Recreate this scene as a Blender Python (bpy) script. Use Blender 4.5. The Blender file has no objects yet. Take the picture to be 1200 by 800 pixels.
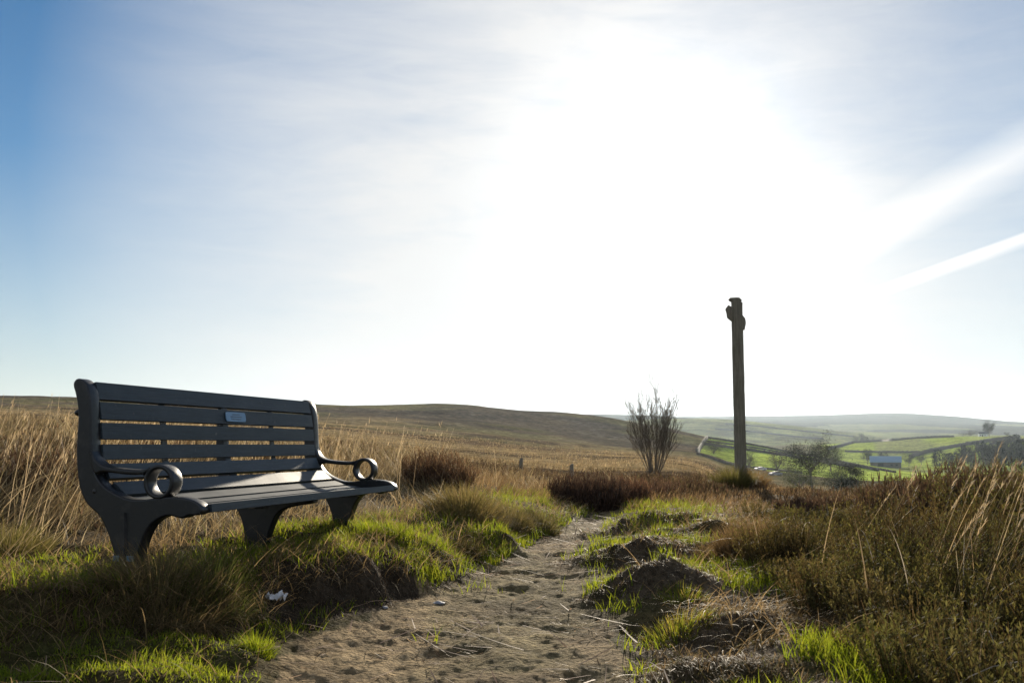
import bpy, bmesh, math
import numpy as np
from mathutils import Vector, Matrix

SC = bpy.context.scene
COL = SC.collection
rng = np.random.default_rng(11)
R = math.radians

# ------------------------------------------------------------------ camera
EYE = 0.65                                   # eye height above the path
FPX = 35 / 36 * 1200
PITCH = math.atan(121 / FPX)
cd = bpy.data.cameras.new("camera")
cd.lens = 35; cd.sensor_width = 36
cd.clip_start = 0.05; cd.clip_end = 60000
cd.dof.use_dof = True; cd.dof.focus_distance = 6.0; cd.dof.aperture_fstop = 12.0
cam = bpy.data.objects.new("camera", cd); COL.objects.link(cam)
cam.location = (0, 0, EYE); cam.rotation_euler = (R(90) + PITCH, 0, 0)
SC.camera = cam

# ------------------------------------------------------------------ light and sky
SUN_AZ, SUN_EL = R(9.0), R(13.8)             # azimuth clockwise from +Y
SDIR = Vector((math.sin(SUN_AZ) * math.cos(SUN_EL), math.cos(SUN_AZ) * math.cos(SUN_EL), math.sin(SUN_EL)))
sl = bpy.data.lights.new("sun", 'SUN'); sl.energy = 5.0; sl.angle = R(0.9); sl.color = (1.0, 0.88, 0.70)
so = bpy.data.objects.new("sun", sl); COL.objects.link(so)
so.rotation_euler = SDIR.to_track_quat('Z', 'Y').to_euler()
SC.view_settings.view_transform = 'Standard'; SC.view_settings.look = 'None'
SC.view_settings.gamma = 1; SC.view_settings.exposure = 0.88
SC.view_settings.use_curve_mapping = False
SC.render.engine = 'CYCLES'
SC.cycles.use_denoising = True
SC.cycles.max_bounces = 6; SC.cycles.diffuse_bounces = 3; SC.cycles.glossy_bounces = 2
SC.cycles.transmission_bounces = 4; SC.cycles.transparent_max_bounces = 6; SC.cycles.volume_bounces = 0


class NT:
    """small helper for node trees"""
    def __init__(s, tree):
        s.t = tree; tree.nodes.clear()
    def n(s, typ, **kw):
        nd = s.t.nodes.new(typ)
        ins = kw.pop('ins', {})
        for k, v in kw.items(): setattr(nd, k, v)
        for k, v in ins.items():
            if hasattr(v, 'is_linked') or hasattr(v, 'default_value'): s.t.links.new(v, nd.inputs[k])
            else: nd.inputs[k].default_value = v
        return nd
    def link(s, a, b): s.t.links.new(a, b)
    def math(s, op, a, b=0.0, c=None, clamp=False):
        ins = {0: a, 1: b}
        if c is not None: ins[2] = c
        return s.n('ShaderNodeMath', operation=op, use_clamp=clamp, ins=ins).outputs[0]
    def ramp(s, fac, stops):
        r = s.n('ShaderNodeValToRGB', ins={0: fac})
        el = r.color_ramp.elements
        while len(el) < len(stops): el.new(0.5)
        for e, (p, c) in zip(el, stops):
            e.position = p
            e.color = (c, c, c, 1) if isinstance(c, (int, float)) else (*c, 1)
        return r
    def mix(s, fac, a, b, blend='MIX'):
        m = s.n('ShaderNodeMix', data_type='RGBA', blend_type=blend)
        for i, v in ((0, fac), (6, a), (7, b)):
            if hasattr(v, 'default_value'): s.t.links.new(v, m.inputs[i])
            else: m.inputs[i].default_value = v if i == 0 else ((*v, 1) if len(v) == 3 else v)
        return m.outputs[2]


world = bpy.data.worlds.new("World"); SC.world = world; world.use_nodes = True
w = NT(world.node_tree)
sky = w.n('ShaderNodeTexSky', sky_type='NISHITA', sun_disc=False, sun_elevation=SUN_EL, sun_rotation=SUN_AZ,
          air_density=1.0, dust_density=0.0, ozone_density=3.0, altitude=300)
geo = w.n('ShaderNodeTexCoord')
dirv = geo.outputs['Generated']
sep = w.n('ShaderNodeSeparateXYZ', ins={0: dirv})
skyc = w.n('ShaderNodeHueSaturation', ins={'Saturation': w.math('ADD', w.math('MULTIPLY', sep.outputs[2], 2.6, clamp=True), 0.78), 'Color': sky.outputs[0]}).outputs[0]
dot = w.n('ShaderNodeVectorMath', operation='DOT_PRODUCT', ins={0: dirv, 1: tuple(SDIR)}).outputs['Value']
gam = w.math('ARCCOSINE', w.math('MINIMUM', dot, 0.99999))
# thin high cloud: forward scattering veil round the sun, broken up by wind-drawn cirrus
zc = w.math('MAXIMUM', sep.outputs[2], 0.02)
zc = w.math('ADD', zc, 0.10)
px_ = w.math('DIVIDE', sep.outputs[0], zc); py_ = w.math('DIVIDE', sep.outputs[1], zc)
pl = w.n('ShaderNodeCombineXYZ', ins={0: px_, 1: py_, 2: 0.0}).outputs[0]
mp = w.n('ShaderNodeMapping', ins={'Vector': dirv, 'Rotation': (0, R(32), 0), 'Scale': (1.6, 1.2, 5.5)}).outputs[0]
n1 = w.n('ShaderNodeTexNoise', ins={'Vector': mp, 'Scale': 1.5, 'Detail': 10.0, 'Roughness': 0.58, 'Distortion': 0.45}).outputs[0]
n2 = w.n('ShaderNodeTexNoise', ins={'Vector': dirv, 'Scale': 2.3, 'Detail': 4.0, 'Roughness': 0.5}).outputs[0]
def lobe(deg): return w.math('EXPONENT', w.math('MULTIPLY', w.math('POWER', w.math('DIVIDE', gam, R(deg)), 1.45), -1.0))
g1 = lobe(5.4)
near_sun = w.math('DIVIDE', w.math('SUBTRACT', R(34.5), gam), R(25.0), clamp=True)
lowair = w.math('MULTIPLY', w.math('EXPONENT', w.math('MULTIPLY', w.math('MAXIMUM', sep.outputs[2], 0.0), -5.0)), w.math('MULTIPLY', w.math('ADD', dot, 0.2, clamp=True), 0.56))
west = w.math('ADD', w.math('MULTIPLY', sep.outputs[0], -0.62), 0.96)
mp3 = w.n('ShaderNodeMapping', ins={'Vector': dirv, 'Rotation': (0, R(24), 0), 'Scale': (2.2, 2.0, 11.0)}).outputs[0]
n3 = w.n('ShaderNodeTexNoise', ins={'Vector': mp3, 'Scale': 3.2, 'Detail': 8.0, 'Roughness': 0.62, 'Distortion': 0.8}).outputs[0]
nn_ = w.math('ADD', w.math('ADD', w.math('MULTIPLY', n1, 0.60), w.math('MULTIPLY', n3, 0.27)), w.math('MULTIPLY', n2, 0.42))
cov = w.math('ADD', w.math('MULTIPLY', w.math('MULTIPLY', near_sun, west), w.math('SUBTRACT', w.math('MULTIPLY', nn_, 1.75), 0.13)), lowair)
# contrail streaks in the plane of the cloud
def streak(p0, p1, wid, soft, amp, side=0):
    def plane(px, py):
        dx, dy = (px - 600) / FPX, (400 - py) / FPX
        d = Vector((dx, math.cos(PITCH) - math.sin(PITCH) * dy, math.sin(PITCH) + math.cos(PITCH) * dy)).normalized()
        z = max(d.z, 0.02) + 0.10
        return Vector((d.x / z, d.y / z))
    a, b = plane(*p0), plane(*p1)
    t = (b - a); ln = t.length; t /= ln; nn = Vector((-t.y, t.x))
    q = w.math('SUBTRACT', w.math('ADD', w.math('MULTIPLY', px_, nn.x), w.math('MULTIPLY', py_, nn.y)), a.dot(nn))
    q = w.math('ADD', q, w.math('MULTIPLY', w.math('SUBTRACT', n1, 0.5), 0.05))
    al = w.math('DIVIDE', w.math('SUBTRACT', w.math('ADD', w.math('MULTIPLY', px_, t.x), w.math('MULTIPLY', py_, t.y)), a.dot(t)), ln)
    across = w.ramp(w.math('ADD', w.math('DIVIDE', q, wid * 4), 0.5), [(0.5 - 0.25 * soft[0], 0.0), (0.5, 1.0), (0.5 + 0.25 * soft[1], 0.0)]).outputs[0]
    along = w.ramp(w.math('MULTIPLY', w.math('ADD', al, 1.0), 0.25), [(0.0, 0.4), (0.22, 1.0), (0.50, 0.8), (0.85, 0.0)]).outputs[0]
    return w.math('MULTIPLY', w.math('MULTIPLY', across, along), amp)
st = w.math('ADD', streak((1200, 277), (955, 366), 0.05, (2.0, 0.7), 0.55), streak((1200, 180), (1000, 290), 0.085, (1.9, 1.7), 0.34))
cov = w.math('ADD', cov, w.math('MULTIPLY', st, w.math('ADD', w.math('MULTIPLY', n1, 0.9), 0.5)))
# thin cloud added over the unseen sky away from the sun, for fill light
behind = w.math('MULTIPLY', w.math('DIVIDE', w.math('SUBTRACT', gam, R(44)), R(40), clamp=True), w.math('MULTIPLY', n2, 0.85))
cov = w.math('ADD', cov, behind)
cov = w.math('MINIMUM', w.math('MAXIMUM', cov, 0.0), 0.97)
up = w.math('GREATER_THAN', sep.outputs[2], -0.02)
cov = w.math('MULTIPLY', cov, up)
veil = w.math('ADD', w.math('MULTIPLY', w.math('ADD', cov, w.math('MULTIPLY', st, 0.50)), 0.45), w.math('MULTIPLY', g1, w.math('MULTIPLY', up, w.math('ADD', w.math('MULTIPLY', n1, 1.3), 0.15))))
bg1 = w.n('ShaderNodeBackground', ins={0: skyc, 1: w.math('MULTIPLY', w.math('SUBTRACT', 1.0, cov), 0.048)})
bg2 = w.n('ShaderNodeBackground', ins={0: (1.0, 0.995, 0.985, 1), 1: veil})
add = w.n('ShaderNodeAddShader'); w.link(bg1.outputs[0], add.inputs[0]); w.link(bg2.outputs[0], add.inputs[1])
wo = w.n('ShaderNodeOutputWorld'); w.link(add.outputs[0], wo.inputs[0])

# ------------------------------------------------------------------ small maths
def ray(x, y):
    dx, dy = (x - 600) / FPX, (400 - y) / FPX
    return np.array([dx, math.cos(PITCH) - math.sin(PITCH) * dy, math.sin(PITCH) + math.cos(PITCH) * dy])

def slope_of(x, y):
    d = ray(x, y); return d[2] / math.hypot(d[0], d[1])

def az_of(x):
    d = ray(x, 521); return math.atan2(d[0], d[1])

def vnoise(x, y, seed=0):
    x = np.asarray(x, float); y = np.asarray(y, float)
    ix = np.floor(x).astype(np.int64); iy = np.floor(y).astype(np.int64)
    fx = x - ix; fy = y - iy
    fx = fx * fx * (3 - 2 * fx); fy = fy * fy * (3 - 2 * fy)
    def h(a, b):
        v = (a * 374761393 + b * 668265263 + seed * 2147483647 + 1013904223) & 0xffffffff
        v = ((v ^ (v >> 13)) * 1274126177) & 0xffffffff
        v = ((v ^ (v >> 16)) * 2246822519) & 0xffffffff
        return ((v ^ (v >> 15)) & 0xffff) / 65535.0
    return (h(ix, iy) * (1 - fx) + h(ix + 1, iy) * fx) * (1 - fy) + (h(ix, iy + 1) * (1 - fx) + h(ix + 1, iy + 1) * fx) * fy

def fbm(x, y, oct=4, seed=0, rough=0.5):
    s = 0; a = 1; t = 0
    for i in range(oct):
        s = s + a * vnoise(x * 2 ** i, y * 2 ** i, seed + i * 17); t += a; a *= rough
    return s / t

def sstep(a, b, x):
    t = np.clip((x - a) / (b - a), 0, 1); return t * t * (3 - 2 * t)

# ------------------------------------------------------------------ terrain
TX = [-500, 0, 200, 400, 500, 560, 600, 620, 700, 760, 825, 870, 920, 967, 1053, 1120, 1200, 1700]
TAB = {
 7.0: [530, 533, 545, 565, 585, 592, 600, 606, 628, 614, 607, 607, 607, 605, 600, 596, 592, 585],
 12: [512, 515, 525, 545, 556, 566, 576, 580, 588, 585, 581, 580, 584, 588, 580, 574, 570, 568],
 15: [508, 512, 520, 540, 550, 558, 567, 570, 575, 574, 570, 567, 577, 582, 577, 570, 566, 564],
 22: [503, 507, 514, 534, 543, 549, 556, 558, 564, 563, 563, 574, 579, 581, 578, 571, 567, 565],
 30: [500, 504, 510, 529, 538, 544, 549, 551, 556, 554, 558, 578, 581, 583, 580, 574, 570, 568],
 60: [493, 497, 503, 521, 530, 536, 540, 541, 545, 543, 549, 582, 585, 587, 586, 582, 578, 576],
 120: [487, 491, 496, 512, 521, 527, 531, 532, 537, 537, 545, 580, 585, 588, 588, 584, 580, 580],
 250: [479, 483, 488, 500, 508, 514, 519, 521, 529, 532, 540, 566, 572, 575, 576, 575, 572, 572],
 400: [471, 474, 479, 487, 494, 499, 505, 508, 518, 523, 528, 548, 553, 558, 562, 563, 563, 563],
 600: [462, 464, 468, 475, 474.5, 474.8, 480, 481.5, 487, 498, 512, 517.5, 528, 537, 553, 556, 558, 558],
 850: [470, 472, 476, 482, 483, 484, 489, 491, 500, 512, 526, 530, 536, 540, 545, 540, 535, 535],
 1300: [475, 478, 482, 488, 490, 492, 495, 497, 506, 514, 522, 524, 524, 522, 516, 511.5, 511, 511],
 1700: [480, 482, 486, 492, 494, 496, 499, 500, 508, 514, 518, 520, 520, 518, 522, 520, 520, 520],
 2400: [484, 486, 489, 492, 494, 494, 494, 494, 494, 492, 489.5, 493, 498, 503, 515, 514, 512, 512],
 3000: [488, 490, 492, 496, 498, 498, 498, 498, 498, 498, 498, 499, 504, 506, 506, 508, 510, 510],
 3600: [486, 486, 486, 486, 486, 486, 485.5, 485.5, 485, 486.5, 490.5, 494, 496, 497, 498, 500, 502, 502],
 4500: [490, 490, 490, 490, 490, 490, 490, 490, 490, 491, 492, 492, 492, 492, 492, 496, 500, 502],
 5600: [489, 489, 489, 489, 489, 489, 489, 489, 489, 489, 488.5, 488.3, 488, 487, 484, 488, 495, 500],
 7400: [497] * 18,
}
RK = np.array(sorted(TAB)); LK = np.log(RK)
AZN, RN = 900, 1400
AZG = np.linspace(az_of(-500), az_of(1700), AZN)
_axk = np.array([az_of(x) for x in TX])
_tab = np.array([[slope_of(x, TAB[r][i]) * r for i, x in enumerate(TX)] for r in RK])   # heights relative to the eye
_tg = np.empty((len(RK), AZN))
ker = np.exp(-0.5 * (np.arange(-24, 25) / 8.0) ** 2); ker /= ker.sum()
for j in range(len(RK)):
    row = np.interp(AZG, _axk, _tab[j]); p = np.pad(row, 24, mode='edge')
    _tg[j] = np.convolve(p, ker, 'valid')
LG = np.linspace(LK[0], LK[-1], RN)
def pchip(xk, yk, x):
    h = np.diff(xk); d = np.diff(yk, axis=0) / h[:, None]
    m = np.zeros_like(yk)
    same = d[:-1] * d[1:] > 0
    w1 = (2 * h[1:] + h[:-1])[:, None]; w2 = (h[1:] + 2 * h[:-1])[:, None]
    with np.errstate(all='ignore'):
        mm = (w1 + w2) / (w1 / d[:-1] + w2 / d[1:])
    m[1:-1] = np.where(same, mm, 0); m[0] = d[0]; m[-1] = d[-1]
    i = np.clip(np.searchsorted(xk, x) - 1, 0, len(xk) - 2)
    t = ((x - xk[i]) / h[i])[:, None]; hh = h[i][:, None]
    return (2*t**3-3*t**2+1)*yk[i] + (t**3-2*t**2+t)*hh*m[i] + (-2*t**3+3*t**2)*yk[i+1] + (t**3-t**2)*hh*m[i+1]
HG = pchip(LK, _tg, LG)                                     # [RN, AZN]

def far_z(az, r):
    a = np.clip((az - AZG[0]) / (AZG[-1] - AZG[0]), 0, 1) * (AZN - 1.001)
    l = np.clip((np.log(np.maximum(r, 1e-3)) - LG[0]) / (LG[-1] - LG[0]), 0, 1) * (RN - 1.001)
    ia = a.astype(int); il = l.astype(int); fa = a - ia; fl = l - il
    return ((HG[il, ia] * (1 - fa) + HG[il, ia + 1] * fa) * (1 - fl) + (HG[il + 1, ia] * (1 - fa) + HG[il + 1, ia + 1] * fa) * fl)

PY = [0, 2, 2.72, 3.31, 4.49, 5.9, 7, 8.5, 10, 12]
PL = [-.75, -.68, -.63, -.72, -.385, -.05, .22, .56, .9, 1.3]
PR = [.3, .3, .33, .33, .346, .379, .52, .80, 1.08, 1.35]
BANK = np.array([(-5, 2.3), (-2.4, 2.72), (-1.7, 2.84), (-1.3, 2.92), (-1.02, 3.08), (-.84, 3.45), (-.62, 3.95), (-.36, 4.5), (-.05, 5.6), (.25, 7), (.57, 8.5), (.92, 10.2), (1.6, 13.5)])
def bank_sd(X, Y):
    best = np.full(X.shape, 1e9); sgn = np.ones(X.shape)
    for (ax, ay), (bx, by) in zip(BANK[:-1], BANK[1:]):
        dx, dy = bx - ax, by - ay
        t = np.clip(((X - ax) * dx + (Y - ay) * dy) / (dx * dx + dy * dy), 0, 1)
        d = np.hypot(X - ax - t * dx, Y - ay - t * dy)
        s = np.where(dx * (Y - ay) - dy * (X - ax) > 0, 1.0, -1.0)
        m = d < best; best = np.where(m, d, best); sgn = np.where(m, s, sgn)
    return best * sgn
# (x, y, rx, ry, rot, height) hummocks of turf and peat
HUMPS = [(.56, 4.30, .24, .19, 0, .095), (.82, 5.65, .50, .24, 8, .085), (.98, 7.25, .52, .22, 6, .10), (1.45, 6.5, .5, .35, 0, .08), (1.25, 8.9, .5, .2, 0, .09),
         (-1.30, 3.02, .34, .16, 0, .045), (1.05, 4.7, .25, .2, 0, .05), (.52, 2.85, .16, .12, 0, .022), (.75, 3.4, .2, .14, 0, .05), (-.3, 6.9, .3, .2, 0, .09),
         (.05, 7.6, .25, .2, 0, .07), (-.55, 6.3, .3, .25, 0, .05), (-.95, 2.62, .14, .1, 0, .03), (-.85, 5.10, .40, .28, 0, .055), (-.08, 6.15, .16, .13, 0, .07)]
def near_z(X, Y):
    dl = np.interp(Y, PY, PL) - X; dr = X - np.interp(Y, PY, PR)
    sd = bank_sd(X, Y)
    z = np.full(X.shape, -.65)
    k = sstep(4.0, 6.0, Y)
    hb = .185 * (1 - k) + .13 * k; wb = .24 * (1 - k) + .5 * k
    wob = (fbm(X * 5, Y * 5, 2, 5) - .5) * .16
    rise = sstep(0, 1, (sd + wob) / wb)
    z = z + hb * rise + np.clip(sd, 0, 3.5) * .035 * sstep(0, .6, sd) + .05 * sstep(.9, 3.5, sd)
    # left foreground turf below the bank
    z = z + np.where(sd < .05, sstep(0, .35, dl) * .035, 0)
    z = z + sstep(0, .5, dr) * .05 + sstep(.5, 2.2, dr) * .09
    for hx, hy, rx, ry, rot, hh in HUMPS:
        c, s = math.cos(R(rot)), math.sin(R(rot))
        u = ((X - hx) * c + (Y - hy) * s) / rx; v = (-(X - hx) * s + (Y - hy) * c) / ry
        z = z + hh * np.exp(-((u * u + v * v) ** 1.5)) * (.45 + 1.1 * fbm(X * 7, Y * 7, 3, 91))
    onpath = 1 - sstep(-.05, .12, np.maximum(dl, dr))
    z = z - onpath * .02 * sstep(0, .25, np.minimum(-dl, -dr) + .1)
    turf = 1 - onpath
    z = z + sstep(.7, 1.6, dr) * (fbm(X * 1.7, Y * 1.7, 2, 88) - .5) * .22 * sstep(3.2, 4.5, Y) - sstep(.7, 1.6, dr) * .07 * sstep(5, 7, Y)
    z = z + turf * ((fbm(X * 3.1, Y * 3.1, 3, 21) - .5) * .10 + (fbm(X * 11, Y * 11, 2, 9) - .5) * .035)
    # trodden earth: heel prints and clods
    pr = fbm(X * 6.5, Y * 6.5, 3, 33); z = z + onpath * ((pr - .5) * .022 - .016 * sstep(.58, .72, fbm(X * 4.2 + 9, Y * 3.4, 2, 71)) + (fbm(X * 24, Y * 24, 3, 4) - .5) * .020)
    return z
def ground_z(X, Y):
    """height relative to the eye"""
    X = np.asarray(X, float); Y = np.asarray(Y, float)
    r = np.hypot(X, Y); az = np.arctan2(X, Y)
    front = (np.abs(az) < 1.45)
    zf = far_z(az, np.maximum(r, 7.0))
    amp = .03 + np.minimum(r, 600) * .0006
    zf = zf + (fbm(X * .9, Y * .9, 3, 55) - .5) * .16 * sstep(5, 9, r) * (1 - sstep(60, 200, r)) + (fbm(X / 45, Y / 45, 3, 66) - .5) * 3.0 * sstep(120, 400, r)
    k = sstep(7.2, 11.5, r)
    zn = near_z(X, Y)
    return zn * (1 - k) + zf * k
def gz(x, y): return float(ground_z(np.array([x]), np.array([y]))[0]) + EYE

def hit(x, y, r0, r1):
    """where the sight line of a point first meets the ground between two ranges"""
    s = slope_of(x, y); a = az_of(x) if False else math.atan2(ray(x, y)[0], ray(x, y)[1])
    rr = np.linspace(r0, r1, 600)
    g = ground_z(rr * math.sin(a), rr * math.cos(a)) / rr
    d = g - s
    i = np.argmax(d > 0) if (d > 0).any() else int(np.argmax(d))
    r = rr[i]
    return r * math.sin(a), r * math.cos(a)
def polar(x, r):
    a = az_of(x); return r * math.sin(a), r * math.cos(a)

# ------------------------------------------------------------------ object helpers
def tag(o, label=None, cat=None, group=None, kind=None):
    if label: o['label'] = label
    if cat: o['category'] = cat
    if group: o['group'] = group
    if kind: o['kind'] = kind
    return o
def empty(name, loc, rz=0.0, label=None, cat=None, group=None):
    o = bpy.data.objects.new(name, None); COL.objects.link(o)
    o.location = loc; o.rotation_euler = (0, 0, rz); o.empty_display_size = .1
    return tag(o, label, cat, group)
def mk(name, V, F, mat, colors=None, parent=None, smooth=False, loc=None):
    me = bpy.data.meshes.new(name)
    V = np.asarray(V, np.float32); F = np.asarray(F, np.int32)
    me.vertices.add(len(V)); me.vertices.foreach_set('co', V.ravel())
    k = F.shape[1]
    me.loops.add(F.size); me.loops.foreach_set('vertex_index', F.ravel())
    me.polygons.add(len(F)); me.polygons.foreach_set('loop_start', np.arange(len(F), dtype=np.int32) * k)
    if smooth: me.polygons.foreach_set('use_smooth', np.ones(len(F), bool))
    if colors is not None:
        ca = me.color_attributes.new('Col', 'FLOAT_COLOR', 'POINT')
        c4 = np.ones((len(V), 4), np.float32); c4[:, :3] = colors
        ca.data.foreach_set('color', c4.ravel())
    me.update(calc_edges=True); me.validate()
    me.materials.append(mat)
    o = bpy.data.objects.new(name, me); COL.objects.link(o)
    if parent: o.parent = parent
    if loc is not None: o.location = loc
    return o
def from_bm(name, bm, mat, parent=None, smooth=False, bevel=0, loc=None):
    if bevel:
        bmesh.ops.bevel(bm, geom=[e for e in bm.edges if e.calc_face_angle(0) > .5], offset=bevel, segments=2, affect='EDGES', profile=.6)
    bmesh.ops.recalc_face_normals(bm, faces=bm.faces)
    me = bpy.data.meshes.new(name); bm.to_mesh(me); bm.free()
    if smooth:
        for p in me.polygons: p.use_smooth = True
    me.materials.append(mat)
    o = bpy.data.objects.new(name, me); COL.objects.link(o)
    if parent: o.parent = parent
    if loc is not None: o.location = loc
    return o
def box_bm(sx, sy, sz, c=(0, 0, 0), bm=None, rot=None):
    bm = bm or bmesh.new()
    m = Matrix.Translation(c) @ (rot or Matrix.Identity(4)) @ Matrix.Diagonal((sx, sy, sz, 1))
    bmesh.ops.create_cube(bm, size=1, matrix=m); return bm

# ------------------------------------------------------------------ materials
def material(name):
    m = bpy.data.materials.new(name); m.use_nodes = True
    return m, NT(m.node_tree)
def out(t, sh):
    o = t.n('ShaderNodeOutputMaterial'); t.link(sh, o.inputs[0]); return o
def pbr(t, col, rough=.6, bump=None, metal=0.0, spec=.5, bump_s=.3, bump_d=.01):
    p = t.n('ShaderNodeBsdfPrincipled')
    for k, v in (('Base Color', col), ('Roughness', rough), ('Metallic', metal), ('Specular IOR Level', spec)):
        if hasattr(v, 'default_value'): t.link(v, p.inputs[k])
        else: p.inputs[k].default_value = (*v, 1) if k == 'Base Color' else v
    if bump is not None:
        b = t.n('ShaderNodeBump', ins={'Strength': bump_s, 'Distance': bump_d, 'Height': bump}); t.link(b.outputs[0], p.inputs['Normal'])
    return p.outputs[0]
def foliage_mat(name, trans=.45, rough=.6, spec=.06, glow=(1.25, 1.1, .75)):
    m, t = material(name)
    c = t.n('ShaderNodeVertexColor', layer_name='Col').outputs[0]
    p = pbr(t, c, rough, spec=spec)
    tr = t.n('ShaderNodeBsdfTranslucent', ins={0: t.mix(1.0, c, glow, 'MULTIPLY')})     # light passed through a blade is yellower than light off it
    mx = t.n('ShaderNodeMixShader', ins={0: trans}); t.link(p, mx.inputs[1]); t.link(tr.outputs[0], mx.inputs[2])
    out(t, mx.outputs[0]); return m
M_GREEN = foliage_mat('green_blades', .62, glow=(1.5, 1.35, .6))
M_DRY = foliage_mat('dry_blades', .5, glow=(1.15, 1.08, .95))
M_HEATH = foliage_mat('heather_sprigs', .32, .7, glow=(1.1, 1.05, .9))
M_SHOOT = foliage_mat('leafy_shoots', .42, .7, spec=.02, glow=(1.1, 1.1, .75))
M_LEAF = foliage_mat('tree_leaves', .12, .8, glow=(1, 1, 1))

def ground_mat(name, near):
    m, t = material(name)
    c = t.n('ShaderNodeVertexColor', layer_name='Col').outputs[0]
    tc = t.n('ShaderNodeNewGeometry').outputs['Position']
    if near:
        a = t.n('ShaderNodeTexNoise', ins={'Vector': tc, 'Scale': 46.0, 'Detail': 8.0, 'Roughness': .65}).outputs[0]
        b = t.n('ShaderNodeTexNoise', ins={'Vector': tc, 'Scale': 7.0, 'Detail': 6.0, 'Roughness': .6}).outputs[0]
        v = t.n('ShaderNodeTexVoronoi', ins={'Vector': tc, 'Scale': 60.0, 'Randomness': 1.0}).outputs[0]
        k = t.ramp(a, [(.32, .45), (.55, 1.0), (.75, 1.45)]).outputs[0]
        c = t.mix(1.0, c, k, 'MULTIPLY')
        k2 = t.ramp(b, [(.38, .62), (.6, 1.12)]).outputs[0]
        c = t.mix(1.0, c, k2, 'MULTIPLY')
        hgt = t.math('ADD', t.math('ADD', a, t.math('MULTIPLY', b, 1.6)), t.math('MULTIPLY', v, .5))
        out(t, pbr(t, c, .92, hgt, spec=0.02, bump_s=.9, bump_d=.018))
    else:
        a = t.n('ShaderNodeTexNoise', ins={'Vector': tc, 'Scale': .35, 'Detail': 10.0, 'Roughness': .72}).outputs[0]
        b = t.n('ShaderNodeTexNoise', ins={'Vector': tc, 'Scale': .035, 'Detail': 8.0, 'Roughness': .65}).outputs[0]
        k = t.ramp(a, [(.34, .30), (.5, .95), (.66, 1.9)]).outputs[0]
        c = t.mix(.9, c, k, 'MULTIPLY')
        k2 = t.ramp(b, [(.36, (.55, .52, .5)), (.5, (1, 1, 1)), (.64, (1.45, 1.35, 1.15))]).outputs[0]
        c = t.mix(.8, c, k2, 'MULTIPLY')
        out(t, pbr(t, c, .95, a, spec=0.0, bump_s=.6, bump_d=.5))
    return m

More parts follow.
